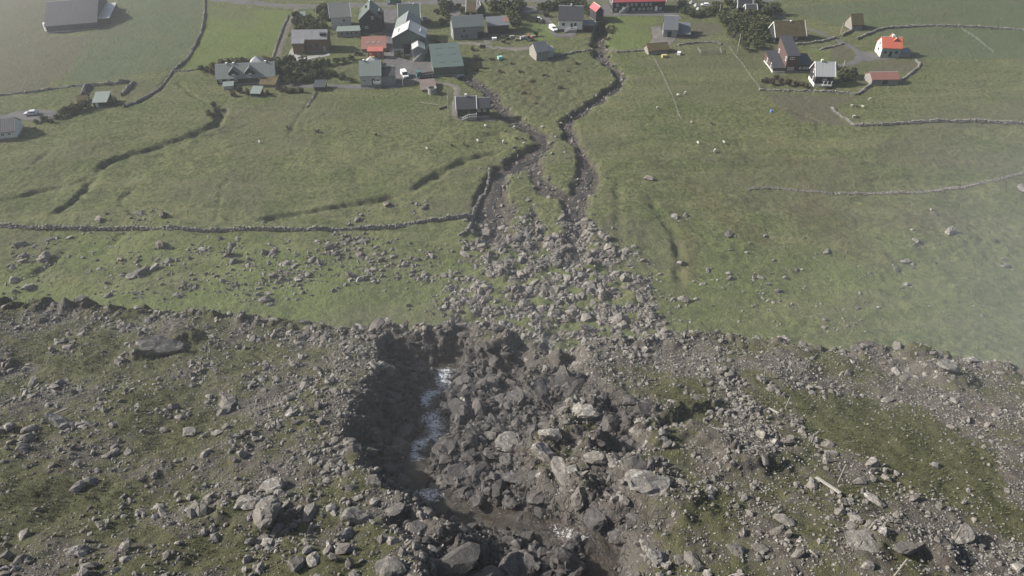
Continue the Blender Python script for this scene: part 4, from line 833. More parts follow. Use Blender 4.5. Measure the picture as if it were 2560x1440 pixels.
def house(name, label, fl, fr, pw, pr, d_, kind, wall, roof, cat='house', base=0.0, base_mat=None, trim=None, wins=(), doors=(), chims=(), frame=None, ov=.28, th=.13, group=None):
    """fl, fr: photo points of the two front corners on the ground; pw, pr: height of the front wall and of the roof above it in photo pixels; d_: depth in metres"""
    c, w_, rz = local_frame(fl, fr); s, de = scale_at(c); cs, sn = math.cos(de), math.sin(de)
    wh = pw / (s * cs)
    rh = {'x': (pr / s - d_ / 2 * sn) / cs, 'y': pr / (s * cs), 'm': (pr / s - d_ * sn) / cs, 'f': 0, 'p': pr / (s * cs)}[kind]; rh = max(rh, .15)
    zc = max(gz(c[0] + math.cos(rz) * u * w_ - math.sin(rz) * v, c[1] + math.sin(rz) * u * w_ + math.cos(rz) * v) for u in (-.5, 0, .5) for v in (0, d_ / 2))
    root = obj(name, None, loc=(c[0], c[1], zc), rz=rz); root.empty_display_size = 1; tag(root, label, cat, group)
    ro = body(root, w_, d_, wh, rh, kind, wall, roof, base, base_mat, trim, ov, th)
    for side, u, z, ww, hh in wins: window(root, side, w_, d_, u, z * wh if z < 1 else z, ww, hh, frame)
    for u, z, ww, hh, mt in doors: door(root, w_, u, z, ww, hh, mt, ww < 1.6)
    for u, h in chims:
        if kind == 'x': chimney(ro, (u - .5) * w_, d_ / 2, wh + rh, h)
        else: chimney(ro, 0, d_ * u, wh + rh, h)
    root['dims'] = (w_, d_, wh, rh); HOUSES.append(root); return root, ro, (w_, d_, wh, rh)
def annex(root, dims, side, w2, d2, wh, rh, kind, wall, roof, x0=None, y0=0.0, **kw):
    w_ = dims[0]; x = x0 if x0 is not None else (side * (w_ / 2 + w2 / 2 - .02)); return body(root, w2, d2, wh, rh, kind, wall, roof, x0=x, y0=y0, **kw)
def rail_steps(root, x0, x1, y, z1, mat=None, platform=1.6, run=2.4):
    """outside steps up to a landing with a white balustrade"""
    st = MB(); n = 7
    for k in range(n): st.box(x0 + run * k / n, x0 + run * (k + 1) / n, y - 1.3, y, -.4, z1 * (k + 1) / n - .02)
    st.box(x0 + run, x1, y - 1.3, y - .01, -.4, z1); so_ = st.build('steps', M_CONC, root)
    r = MB(); pts = [(x0, y - 1.33, .95), (x0 + run, y - 1.33, z1 + .95), (x1, y - 1.33, z1 + .95), (x1, y - .1, z1 + .95)]
    for p, q in zip(pts, pts[1:]): r.bar(p, q, .085)
    r.build('handrail', mat or M_TRIM, so_)
    for k in range(9):
        t = k / 8; x = x0 + (x1 - x0) * t; zt = min(z1, z1 * (x - x0) / run); b = MB(); b.box(x - .09, x + .09, y - 1.38, y - 1.31, zt - .1, zt + .92); b.build('baluster', mat or M_TRIM, so_)
def dormer(root, ro, x, y0, z0, w_, depth, wh, rh, wall, roof, trim=None):
    """small gable standing out of the front roof slope"""
    m = MB(); prof = [(-w_ / 2, z0), (w_ / 2, z0), (w_ / 2, z0 + wh), (0, z0 + wh + rh), (-w_ / 2, z0 + wh)]; m.loft([(x + a, y0, z) for a, z in prof], [(x + a, y0 + depth, z) for a, z in prof]); o = m.build('dormer', wall, root)
    r = MB(); s = rh / (w_ / 2); q = [(-w_ / 2 - .2, z0 + wh - .2 * s + .02), (0, z0 + wh + rh + .02), (0, z0 + wh + rh + .16), (-w_ / 2 - .2, z0 + wh - .2 * s + .16)]
    for sg in (1, -1): r.loft([(x + a * sg, y0 - .25, z) for a, z in q], [(x + a * sg, y0 + depth, z) for a, z in q])
    r.build('roof', roof, o)
    wi = MB(); wi.box(x - .5, x + .5, y0 - .06, y0 - .004, z0 + wh * .25, z0 + wh * .25 + .9); wi.build('window', M_TRIM, o); return o
def row(side, us, z, ww, hh): return [(side, u, z, ww, hh) for u in us]

# --- houses by the stream
h, ro, dm = house('house', 'small black house with white-edged dark roof and white outdoor balustrade', (1144, 297), (1190, 297), 23, 29, 6.2, 'x', W_BLACK, R_DARK, base=.7, base_mat=W_GREY, trim=M_TRIM, doors=[(.62, 1.1, 1.0, 2.0, M_DOOR)], chims=[(.5, .7)], wins=row('l', (.35, .7), .4, .9, 1.0))
b2 = annex(h, dm, 1, 4.6, 5.0, dm[2], 2.4, 'x', W_BLACK, R_DARK, y0=.25, base=.7, base_mat=W_GREY)
for u in (1.18, 1.48): window(h, 'f', dm[0], dm[1], u, 2.1, .95, .8).location.y = .25
rail_steps(h, -1.6, 3.2, -.05, 1.1)
h, ro, dm = house('house', 'pale green roofed house with white balcony beside the paved yard', (903, 219), (955, 217), 25, 33, 8, 'x', W_LGREY, R_PALE, base=.6, base_mat=W_GREY, wins=row('f', (.2, .85), .45, 1.1, 1.1), doors=[(.62, .7, 1.1, 2.1, M_BDOOR)], chims=[(.2, .5)])
annex(h, dm, 1, 4.6, 6, dm[2] - .4, 2.2, 'x', W_GREY, R_DARK, y0=.6)
m = MB(); m.box(1.0, 3.4, -1.6, -.05, 1.5, 1.65); bo = m.build('balcony', M_CONC, h)
for a, b_ in (((1.0, -1.6, 2.4), (3.4, -1.6, 2.4)), ((1.0, -1.6, 2.4), (1.0, -.1, 2.4)), ((3.4, -1.6, 2.4), (3.4, -.1, 2.4))): r = MB(); r.bar(a, b_, .07); r.build('handrail', M_TRIM, bo)
m = MB(); m.box(1.0, 3.4, -1.64, -1.60, 1.7, 2.3); m.build('balustrade', M_TRIM, bo)
for x in (1.2, 3.2): m = MB(); m.box(x - .15, x + .15, -1.55, -1.25, -.5, 1.5); m.build('post', W_GREY, bo)
house('shed', 'small shed with white and teal pyramid roof behind the pale green house', (914, 168), (945, 167), 8, 12, 4, 'p', W_GREY, R_LGREY, 'shed')
h, ro, dm = house('barn', 'large green metal barn with broad plain sloping roof', (1085, 191), (1160, 194), 18, 57, 18, 'm', W_GREEN, R_GREEN, 'barn', ov=.2)
for k, (x, y) in enumerate([(-2.5, 14), (2.5, 14), (-2.5, 9), (2.5, 9), (-2, 3.4), (3, 3.4)]):
    s = dm[3] / dm[1]; m = MB(); z = dm[2] + s * y + .2; m.loft([(x - 1.2, y, z), (x + 1.2, y, z), (x + 1.2, y + .9, z + .9 * s), (x - 1.2, y + .9, z + .9 * s)], [(x - 1.2, y, z + .05), (x + 1.2, y, z + .05), (x + 1.2, y + .9, z + .9 * s + .05), (x - 1.2, y + .9, z + .9 * s + .05)]); m.build('roof_light', W_GREEN, ro)
h, ro, dm = house('workshop', 'grey-green gabled workshop with tall dark doorway facing the yard', (985, 139), (1066, 136), 37, 19, 10, 'y', W_GREEN, R_LGREYY, 'workshop', base=2.4, base_mat=W_LGREY, doors=[(.42, .3, 2.7, 4.0, M_BDOOR)])
for x in (-4.0, 4.2): m = MB(); s = dm[3] / (dm[0] / 2); m.box(x - .3, x + .3, 3, 7, dm[2] + s * (dm[0] / 2 - abs(x)) + .05, dm[2] + s * (dm[0] / 2 - abs(x)) + .3); m.build('roof_vent', M_GTRIM, ro)
m = MB(); m.box(-dm[0] / 2 + .6, -dm[0] / 2 + 3.4, -.12, -.04, 1.0, 1.25); m.build('window', M_TRIM, h)
body(h, 9.6, 14, dm[2] - .6, 3.2, 'y', W_GREEN, R_GGREENY, x0=-1.8, y0=10.3)
h, ro, dm = house('annexe', 'narrow grey gabled annexe with white outside stair before the workshop', (1034, 153), (1064, 151), 26, 7, 8, 'y', W_BLUEG, R_LGREYY, 'house', trim=M_TRIM, wins=[('r', .4, .5, 1.0, 1.0)])
m = MB(); m.bar((-2.6, -.6, .5), (.9, -.6, 3.0), .10); m.bar((-2.6, -.6, -.2), (-.6, -.6, 1.4), .10); m.build('handrail', M_TRIM, h)
m = MB()
for k in range(8): m.box(-2.4 + k * .42, -2.0 + k * .42, -1.0, -.05, -.4, .3 + k * .32)
m.build('steps', M_CONC, h)
h, ro, dm = house('shed', 'low shed with faded red roof behind the bright red hut', (905, 131), (965, 129), 7, 27, 9, 'm', W_TAN, R_OLDRED, 'shed')
for x in (-2.2, 0, 2.2): m = MB(); s = dm[3] / dm[1]; z = dm[2] + 4.3 * s; m.loft([(x - .5, 3.8, z + .12), (x + .5, 3.8, z + .12), (x + .5, 4.8, z + s + .12), (x - .5, 4.8, z + s + .12)], [(x - .5, 3.8, z + .2), (x + .5, 3.8, z + .2), (x + .5, 4.8, z + s + .2), (x - .5, 4.8, z + s + .2)]); m.build('roof_light', W_TAN, ro)
house('hut', 'bright red wooden hut with grey door beside the yard', (921, 146), (957, 145), 15, 9, 3, 'm', W_RED, R_HUT, 'shed', doors=[(.75, .1, 1.1, 2.0, W_GREY)], wins=[('f', .2, .5, .9, .6)])
h, ro, dm = house('shed', 'rusty corrugated shed beside a round concrete tank', (1055, 230), (1091, 228), 5, 23, 7.5, 'm', W_RUST, W_RUST, 'shed')
# --- west of the yard
h, ro, dm = house('house', 'brown timber house with streaked zinc roof and paved terrace', (735, 131), (821, 129), 27, 20, 7.5, 'x', W_BROWN, R_ZINC, doors=[(.9, .1, 1.1, 2.1, W_TAN)], wins=row('f', (.5, .7), .4, 1.3, 1.2) + [('r', .5, .4, 1, 1.1)], frame=M_DARKTRIM)
body(h, 4.4, 2.2, dm[2] - .75, .8, 'm', W_BROWN, R_ZINC, x0=-dm[0] / 2 + 2.6, y0=-2.25)
m = MB(); m.box(4.2, 6.2, 1.0, 2.6, dm[2] + 1.0, dm[2] + 1.9); m.build('roof_light', M_DARKTRIM, ro)
h, ro, dm = house('house', 'pale grey house with beige roof and white roof edges', (831, 76), (880, 72), 26, 29, 7.5, 'x', W_LGREY, R_BEIGE, trim=M_TRIM, wins=[('f', .65, .62, .9, .8), ('f', .5, .1, .8, 1.2), ('r', .5, .5, .9, 1)], frame=M_DARKTRIM)
m = MB(); m.box(-1.6, -.9, 1.6, 2.5, dm[2] + 1.5, dm[2] + 2.1); m.build('roof_light', M_DARKTRIM, ro)
house('garage', 'long low garage with flat green roof before the beige-roofed house', (844, 94), (901, 91), 11, 0, 6, 'f', W_GREY, R_PALE, 'garage', wins=row('f', (.2, .45, .62, .84), .45, .7, .6), frame=M_DARKTRIM)
h, ro, dm = house('house', 'black house with steep green roof and two small gable windows', (902, 86), (957, 84), 30, 21, 13, 'y', W_BLACK, R_GREENY, wins=[('f', .38, .98, .95, 1.3), ('f', .6, 1.0, .95, 1.2), ('f', .3, .35, 1.3, 1.0)], chims=[(.75, .7)], trim=M_DARKTRIM)
for k, wn in enumerate([c for c in h.children if c.name.startswith('window')][:2]): wn.location.z = dm[2] - .9
body(h, 3.0, 3.0, dm[2] + .9, 1.2, 'y', W_BLACK, R_GREENY, x0=dm[0] / 2 - .6, y0=4.2)
h, ro, dm = house('house', 'green-roofed house with white roof edges behind the workshop', (1000, 71), (1051, 69), 22, 30, 8, 'x', W_LGREY, R_GREEN, trim=M_TRIM, chims=[(.72, .1)])
body(h, 3.6, 4, dm[2] + 1.2, 1.9, 'y', W_LGREY, R_GREENY, y0=5.2, trim=M_TRIM)
h, ro, dm = house('house', 'long grey-green roofed house with two dormers and hedge behind', (545, 213), (690, 205), 13, 31, 8, 'x', W_GREENB, R_GGREEN, wins=row('f', (.06, .2, .32, .75, .9), .4, 1.1, 1.0), chims=[(.18, .4), (.3, .4), (.85, .5)])
for x in (-4.2, 1.6): dormer(h, ro, x, .7, dm[2] - .1, 3.4, 3.0, 1.7, 1.7, W_GREENB, R_GGREENY)
house('tower', 'small square tower with white pyramid roof behind the long dormered house', (628, 178), (660, 177), 14, 13, 5, 'p', W_GREY, R_LGREY, 'tower')
house('shed', 'little pale green roofed shed by the long dormered house', (560, 225), (584, 223), 7, 9, 3, 'm', W_LGREY, R_PALE, 'shed')
house('shed', 'turf-roofed shed standing close before the long dormered house', (650, 219), (688, 218), 4, 22, 5.5, 'm', W_TAN, R_TURF, 'shed', th=.3)
house('shed', 'small black shed with pale sheet roof at the field edge', (629, 243), (651, 242), 7, 15, 3.6, 'm', W_BLACK, R_PALE, 'shed')
house('shed', 'small dark grey shed at the end of the paved lane', (787, 229), (813, 228), 9, 15, 4, 'm', W_BLACK, R_DARK, 'shed')
house('hut', 'tiny green garden hut in the walled garden', (752, 47), (763, 47), 6, 8, 2, 'm', W_GREENB, R_PALE, 'shed')
# --- middle of the village
h, ro, dm = house('house', 'long grey house with pale roof and sunlit end gable', (1134, 101), (1211, 95), 27, 24, 7, 'x', W_GREY, R_GGREEN, wins=[('f', .35, .6, .9, .8), ('f', .28, .15, .9, .8), ('f', .42, .15, .9, .8)], frame=M_DARKTRIM)
m = MB(); m.box(dm[0] * .28, dm[0] * .49, -.12, -.01, -.2, 2.6); m.build('door', M_BDOOR, h)
h, ro, dm = house('shed', 'black shed with pale blue roof and orange end panel', (1222, 88), (1272, 86), 20, 20, 7, 'm', W_BLACK, R_BLUE, 'shed')
m = MB(); s = dm[3] / dm[1]; m.loft([(dm[0] / 2 - 1.6, 2, dm[2] + 2 * s + .2), (dm[0] / 2 + .3, 2, dm[2] + 2 * s + .2), (dm[0] / 2 + .3, 6, dm[2] + 6 * s + .2), (dm[0] / 2 - 1.6, 6, dm[2] + 6 * s + .2)], [(dm[0] / 2 - 1.6, 2, dm[2] + 2 * s + .3), (dm[0] / 2 + .3, 2, dm[2] + 2 * s + .3), (dm[0] / 2 + .3, 6, dm[2] + 6 * s + .3), (dm[0] / 2 - 1.6, 6, dm[2] + 6 * s + .3)]); m.build('roof_panel', R_OLDRED, ro)
house('cottage', 'small black cottage with brown turf roof behind the long grey house', (1167, 42), (1190, 42), 10, 23, 6.5, 'x', W_BLACK, R_TURF, trim=M_TRIM, wins=[('f', .4, .4, .9, .8)], th=.3)
house('cottage', 'narrow black gabled cottage joined to the turf-roofed one', (1193, 46), (1213, 45), 18, 9, 5.5, 'y', W_BLACK, R_DARKY, trim=M_DARKTRIM)
house('house', 'black house with grey-green roof and white gable trim by the road', (1228, 29), (1272, 27), 13, 27, 8, 'x', W_BLACK, R_GGREEN, trim=M_TRIM, wins=[('l', .5, .9, 1, 1.2)])
h, ro, dm = house('house', 'white house with plain dark roof and ramped front steps', (1396, 80), (1455, 80), 25, 31, 8, 'x', W_WHITE, R_DARK, base=.9, base_mat=M_DARKTRIM, wins=[('f', .2, .5, 1.3, 1.1), ('f', .7, .5, 1.0, 1.2), ('l', .5, .6, 1.1, 1.2)], doors=[(.55, 1.3, 1.0, 2.1, M_BDOOR)], chims=[(.5, .7)], frame=M_DARKTRIM)
rail_steps(h, -2.4, 2.6, -.04, 1.2)
body(h, 4.0, 3.5, dm[2] + 1.0, 1.9, 'y', W_WHITE, R_DARKY, x0=-1.5, y0=6.2)
annex(h, dm, 1, 5.0, 5.0, 2.6, .4, 'm', W_BROWN, R_BLUE, y0=.4)
m = MB(); m.box(dm[0] / 2 + .5, dm[0] / 2 + 4.6, .33, .398, -.3, 2.1); m.build('door', M_BDOOR, h)
house('boathouse', 'narrow tall shed with crimson roof beside the dark stream cut', (1489, 56), (1507, 54), 22, 9, 6.5, 'y', W_BLACK, R_CRIMY, 'shed')
h, ro, dm = house('longhouse', 'long black building with crimson roof and rows of white windows', (1531, 32), (1660, 30), 22, 30, 9.5, 'x', W_BLACK, R_CRIM, trim=M_TRIM, wins=row('f', (.08, .28, .36, .45, .56, .64, .72), .58, 1.0, 1.1) + row('f', (.06, .28, .4, .52, .6, .68, .75, .92), .15, 1.1, 1.0) + row('l', (.4, .7), .5, 1, 1.1), doors=[(.2, .3, 1.1, 2.1, M_TRIM), (.84, .2, 1.2, 2.1, M_TRIM)])
m = MB()
for k in range(6): m.box(-8.8 + k * .5, -8.3 + k * .5, -1.3, -.05, -.4, .2 + k * .3)
st = m.build('steps', M_CONC, h); m = MB(); m.bar((-9, -1.35, .8), (-6.0, -1.35, 2.6), .09); m.bar((-6, -1.35, 2.6), (-4.6, -1.35, 2.6), .09); m.build('handrail', M_TRIM, st)
h, ro, dm = house('barn', 'blue-grey barn with skylight and lower side wing', (1657, 93), (1691, 95), 17, 30, 8.5, 'x', W_BLUEG, R_BLUE, 'barn', doors=[(.45, .05, 1.6, 2.4, M_BDOOR)])
annex(h, dm, 1, 5.4, 8, 1.5, 2.0, 'm', W_BLACK, R_BLUE, y0=.4)
m = MB(); m.box(.4, 1.6, 1.4, 2.6, dm[2] + .9, dm[2] + 1.5); m.build('roof_light', W_TAN, ro)
house('hut', 'low stone hut with turf roof beside the gravel drive', (1621, 137), (1671, 132), 7, 15, 5, 'x', W_STONE, R_TURF, 'hut', th=.3)
h, ro, dm = house('shed', 'weathered grey shed with dark roof standing in rough grass', (1341, 152), (1370, 151), 19, 22, 7, 'x', W_TAN, R_BLUE, 'shed')
annex(h, dm, 1, 3.2, 5, dm[2] - 1.0, 1.2, 'x', W_LGREY, R_LGREY, y0=1.6)
h, ro, dm = house('house', 'dark house with white gable trim among trees by the road', (1844, 31), (1878, 30), 10, 29, 7, 'x', W_BLACK, R_DARK, trim=M_TRIM, wins=row('l', (.35, .65), .5, 1, 1.2))
body(h, 4.4, 4.2, 2.3, 1.7, 'x', W_BLACK, R_DARK, x0=1.6, y0=-4.3, trim=M_TRIM)
# --- east side
h, ro, dm = house('house', 'long house with brown turf roof and white gable edge', (1938, 105), (2011, 102), 9, 31, 8.5, 'x', W_BLACK, R_TURF, trim=M_TRIM, wins=row('f', (.2, .42, .7), .35, 1.1, .9), chims=[(.55, .5)], th=.3)
h, ro, dm = house('house', 'maroon house with two dark flat-pitched wings and white windows', (1961, 181), (1990, 181), 34, 43, 12, 'm', W_MAROON, R_DARK, wins=row('l', (.12, .8), .62, 1.1, 1.5) + [('f', .4, .78, 1.6, .9)] + row('f', (.3, .6), .1, .9, 1.2), ov=.2)
annex(h, dm, -1, 4.6, 11, 1.5, 2.4, 'm', W_MAROON, R_DARK, base=.4, base_mat=W_WHITE)
for y in (2.6, 7.6): wn = window(h, 'l', dm[0] + 9.2, 11, y / 11, 1.0, 1.1, 1.5)
annex(h, dm, 1, 5.6, 8, 2.6, 1.2, 'm', W_BLACK, R_DARK)
for u in (1.25, 1.6, 1.9): window(h, 'f', dm[0], dm[1], u, 1.0, .9, .9)
h, ro, dm = house('house', 'black house with light grey roof and white base and gable trim', (2034, 217), (2079, 217), 21, 30, 7.5, 'x', W_BLACK, R_LGREY, base=.8, base_mat=W_WHITE, trim=M_TRIM, wins=[('l', .5, .95, 1, 1.3), ('l', .35, .35, 1, 1.3), ('f', .5, .45, 1.4, 1.0)], doors=[(.75, .9, 1.0, 2, M_BDOOR)], chims=[(.3, .8)])
m = MB(); m.box(-.8, 2.4, -1.8, -.05, .5, .8); po = m.build('porch', M_CONC, h)
for x in (-.6, .8, 2.2): m = MB(); m.box(x - .08, x + .08, -1.75, -1.6, .8, 2.5); m.build('post', M_TRIM, po)
h, ro, dm = house('house', 'white house with sea-green shade coloured into its walls and bright red roof on the rise', (2199, 144), (2247, 145), 19, 22, 7, 'x', W_SHADED, R_RED, wins=[('f', .2, .4, 1.1, 1.1), ('f', .78, .4, 1.1, 1.1), ('l', .5, .98, .9, 1.1), ('l', .5, .4, .9, 1.1)], doors=[(.5, .3, 1.0, 2.0, M_BDOOR)], frame=M_DARKTRIM, chims=[(.55, .8)])
m = MB(); prof = [(0, .15), (dm[1], .15), (dm[1], dm[2]), (dm[1] / 2, dm[2] + dm[3] - .03), (0, dm[2])]; m.loft([(-dm[0] / 2 - .05, y, z) for y, z in prof], [(-dm[0] / 2 - .004, y, z) for y, z in prof]); m.build('gable_wall', W_WHITE, h)  # sunlit gable stays white while the other walls carry painted shade
for c in [c for c in h.children if c.name.startswith('window') and abs(c.rotation_euler[2]) > 1]: c.location.x -= .06
body(h, 4.4, 5.0, dm[2] + .4, 2.6, 'y', W_SHADED, R_RED, x0=1.4, y0=2.2)
annex(h, dm, 1, 4.6, 4, 1.6, .3, 'm', W_GREY, R_BLUE, y0=1.2)
house('byre', 'low stone byre with faded red roof and pale end wall', (2177, 213), (2244, 211), 11, 15, 6, 'x', W_STONE, R_OLDRED, 'byre', doors=[(.5, .1, 1.8, 1.5, M_BDOOR)])
house('cottage', 'tiny pale turf-roofed stone cottage by the lane', (2128, 75), (2155, 74), 9, 21, 6, 'x', W_STONE, R_TURF, th=.3)
# --- west side
h, ro, dm = house('barn', 'big dark-roofed farm barn beside the mown hayfield', (120, 83), (246, 71), 12, 46, 30, 'x', W_BLACK, R_BARN, 'barn', ov=.4, doors=[(.6, .2, 4, 2.0, M_BDOOR)])  # wall coloured black in place of the shade on its front
annex(h, dm, 1, 4.5, 22, 2.6, .3, 'f', W_BLACK, R_LGREY, y0=4, ov=.1)
house('house', 'grey house with dark roof and white end gable by a driveway', (-42, 352), (44, 346), 13, 26, 8, 'x', W_WHITE, R_DARK, wins=row('f', (.2, .4, .62, .82), .4, 1.1, 1.0))
house('shed', 'pale green roofed shed below a walled enclosure', (236, 269), (270, 267), 10, 20, 6, 'm', W_BLACK, R_PALE, 'shed', doors=[(.25, .1, .9, 1.7, M_TRIM)])
house('shed', 'tumbledown turf shed beside the walled enclosure', (197, 259), (222, 257), 5, 9, 3.4, 'x', W_TAN, R_TURF, 'shed', th=.25)
house('house', 'small dark house by trees near the road bend', (1820, 12), (1842, 12), 8, 16, 6, 'x', W_BLACK, R_DARK, trim=M_TRIM)
# ------------------------------------------------------------------ drystone walls and banks
CUBE = []
for i in range(8):
    r = np.random.default_rng(700 + i); V = np.array([(x, y, z) for x in (-1, 1) for y in (-1, 1) for z in (-1, 1)], float) * [1.15, .8, .7]; V += r.normal(0, .16, V.shape)
    CUBE.append((V * .8, np.array([(0, 1, 3), (0, 3, 2), (4, 6, 7), (4, 7, 5), (0, 4, 5), (0, 5, 1), (2, 3, 7), (2, 7, 6), (0, 2, 6), (0, 6, 4), (1, 5, 7), (1, 7, 3)])))
M_BANK = simple('turf_bank', (.075, .082, .034), .95, .1, .35, .5, bump=.6)
def drystone(label, pts, h=1.15, thick=.6, G=FG, zf=None, stone=.30, ragged=.6, core=True, name='drystone_wall', mat=None, gap=0.0, group=None, step=.42):
    zf = zf or gz; base = np.array([G(*q)[:2] for q in pts]); L = smooth_line(base, step); n = len(L)
    T = np.gradient(L, axis=0); T /= np.linalg.norm(T, axis=1)[:, None]; N = np.stack([-T[:, 1], T[:, 0]], -1)
    Z = np.array([zf(x, y) for x, y in L]); hv = .56 * h * (1 + ragged * fbm(L[:, 0], L[:, 1], 5, 3, 3)); hv = np.clip(hv, .12, None)
    if gap: hv = np.where(fbm(L[:, 0], L[:, 1], 7, 2, 13) < gap - .5, .1, hv)
    prof = [(-.5, -.3), (-.38, .9), (.38, .9), (.5, -.3)]; V = []
    for k in range(n):
        for o, q in prof: V.append((L[k, 0] + N[k, 0] * o * thick, L[k, 1] + N[k, 1] * o * thick, Z[k] + (q * hv[k] if q > 0 else q)))
    V = np.array(V); F = grid_faces(n, 4); ruin = name == 'ruined_wall'
    root = obj(name, None, loc=tuple(V[0])) if ruin else obj(name, mesh_np(name, V, F), mat or M_STONE); tag(root, label, 'wall', group)
    P, S = [], []
    if ruin:                                                 # only tumbled stones are left
        for k in range(n):
            for _ in range(int(rng.integers(2, 3 + int(thick * 4)))):
                o = rng.normal(0, thick * .33); q = (L[k, 0] + N[k, 0] * o + rng.normal(0, .08), L[k, 1] + N[k, 1] * o + rng.normal(0, .08)); s_ = stone * float(np.exp(rng.normal(-.35, .45)))
                P.append((q[0] - V[0][0], q[1] - V[0][1], zf(*q) + s_ * .25 + abs(rng.normal(0, h * .3)) * max(0, 1 - abs(o) / thick) - V[0][2])); S.append(s_)
        joined('stones', P, S, mat or M_STONE, None, SMALL, .6, root)
        return root
    for k in range(n):
        rws = max(1, int(hv[k] / (stone * 1.0)))
        for r_ in range(rws):
            for sd in (-1, 1):
                o = sd * thick * (.5 - .10 * r_ / rws) + rng.normal(0, .04); P.append((L[k, 0] + N[k, 0] * o + rng.normal(0, .08), L[k, 1] + N[k, 1] * o + rng.normal(0, .08), Z[k] + stone * (.4 + r_ * .95) + rng.normal(0, .03))); S.append(stone * rng.uniform(.55, 1.0))
        P.append((L[k, 0] + rng.normal(0, .1), L[k, 1] + rng.normal(0, .1), Z[k] + hv[k] + rng.uniform(-.05, .1))); S.append(stone * rng.uniform(.7, 1.25))
    joined('stones', P, S, mat or M_STONE, None, CUBE, .35, root)
    return root
drystone('long drystone wall crossing the pasture between green field and stony ground', [(-420, 548), (-200, 556), (0, 567), (90, 572), (230, 574), (330, 573), (480, 577), (620, 574), (760, 576), (900, 573), (1000, 565), (1080, 552), (1150, 543), (1180, 545)], 1.25)
drystone('drystone wall climbing beside the braided stream from the long wall', [(1182, 546), (1193, 515), (1213, 482), (1222, 450), (1228, 425)], 1.2)
drystone('low broken wall end trailing off below the wall junction', [(1180, 548), (1172, 572), (1150, 590)], .7)
drystone('dark drystone wall along the top of the wide pasture', [(2136, 315), (2200, 313), (2280, 309), (2400, 306), (2480, 307), (2620, 312), (2900, 322)], 1.15)
drystone('tumbled grey wall slanting up from the end of the dark wall', [(2135, 314), (2118, 300), (2098, 287), (2078, 270)], .7, ragged=.6)
drystone('row of white stones left from an old wall across the pasture', [(2090, 485), (2150, 484), (2220, 482), (2330, 478), (2420, 465), (2490, 450), (2555, 432)], .14, .9, mat=M_FROCK, stone=.24, ragged=.8, step=.8)
drystone('faint line of scattered white stones across the damp pasture', [(1870, 472), (1930, 470), (2010, 478), (2080, 484)], .1, 1.2, mat=M_FROCK, stone=.24, ragged=.8, step=1.6)
drystone('drystone wall running from stream cut to turf hut below the lawn', [(1512, 129), (1540, 130), (1580, 129), (1618, 127)], .9)
drystone('drystone wall between the blue-grey barn garden and the pen', [(1694, 113), (1720, 110), (1752, 107), (1790, 107), (1802, 112)], .9)
drystone('mossy wall curving down from the weathered grey shed to the stream', [(1395, 142), (1430, 133), (1465, 127), (1492, 135), (1500, 142)], .7)
drystone('long drystone wall winding over the dark green hill field', [(2142, 98), (2170, 87), (2195, 77), (2235, 70), (2320, 66), (2400, 67), (2470, 70), (2620, 80), (2850, 92)], 1.1)
drystone('short drystone wall beside the tiny turf-roofed cottage', [(2106, 88), (2125, 80), (2140, 70)], 1.1)
drystone('garden wall under the maroon house and lane', [(1990, 112), (2030, 108), (2070, 101), (2090, 95)], .9)
drystone('garden wall above the round lawn by the lane', [(2050, 124), (2080, 118), (2110, 110)], .7)
drystone('garden wall running below the black house with light roof', [(1898, 225), (1960, 227), (2030, 229), (2100, 233), (2140, 236), (2160, 224), (2176, 213)], .7)
drystone('field wall from the stone byre up to the red-roofed house garden', [(2246, 205), (2275, 185), (2298, 165), (2290, 150)], .7)
drystone('drystone wall bounding the dark meadow from the road down', [(512, -4), (511, 30), (506, 70), (492, 105), (470, 145), (445, 168), (430, 180)], .8, .6)
drystone('drystone wall falling from the meadow corner to the ditch', [(430, 182), (408, 212), (385, 232), (352, 252), (310, 268)], .8)
drystone('wall along the foot of the mown hayfield', [(-300, 272), (-100, 250), (0, 238), (60, 232), (120, 224), (180, 216), (222, 212)], .6)
drystone('walled enclosure of rough stone above the pale green roofed shed', [(208, 238), (222, 216), (270, 212), (332, 206), (320, 222), (306, 240)], 1.7, 1.0)
drystone('low wall beside the farm track', [(720, 40), (706, 75), (692, 115), (678, 158)], .6)
drystone('field wall running below the small dark grey shed', [(790, 232), (780, 250), (768, 268)], .5)
drystone('grassy wall joining the meadow corner to the dormered house hedge', [(434, 180), (470, 177), (500, 173), (520, 175)], .6)
# ruined walls on the terrace
drystone('broad band of tumbled stones from a ruined wall on the terrace', [(1812, 922), (1830, 960), (1850, 1000), (1880, 1040), (1920, 1085), (1965, 1125)], .35, 1.7, NG, tz, .17, .7, mat=M_ROCK, name='ruined_wall', step=.2)
drystone('short ruined wall of pale stones beside the upper fence posts', [(1902, 945), (1925, 965), (1950, 992)], .28, .5, NG, tz, .17, .6, mat=M_ROCK, name='ruined_wall', step=.24)
drystone('ruined wall of pale stones crossing to the leaning fence stake', [(1985, 1052), (2010, 1082), (2038, 1110), (2065, 1142)], .26, .5, NG, tz, .17, .6, mat=M_ROCK, name='ruined_wall', step=.26)
drystone('ruined wall of pale stones leading down from the timber plank', [(2090, 1235), (2120, 1275), (2150, 1305), (2185, 1325)], .3, .55, NG, tz, .18, .6, mat=M_ROCK, name='ruined_wall', step=.26)
drystone('ruined wall stub turning back at the ruined wall corner', [(2185, 1322), (2220, 1305), (2255, 1285)], .26, .5, NG, tz, .17, .6, mat=M_ROCK, name='ruined_wall', step=.26)

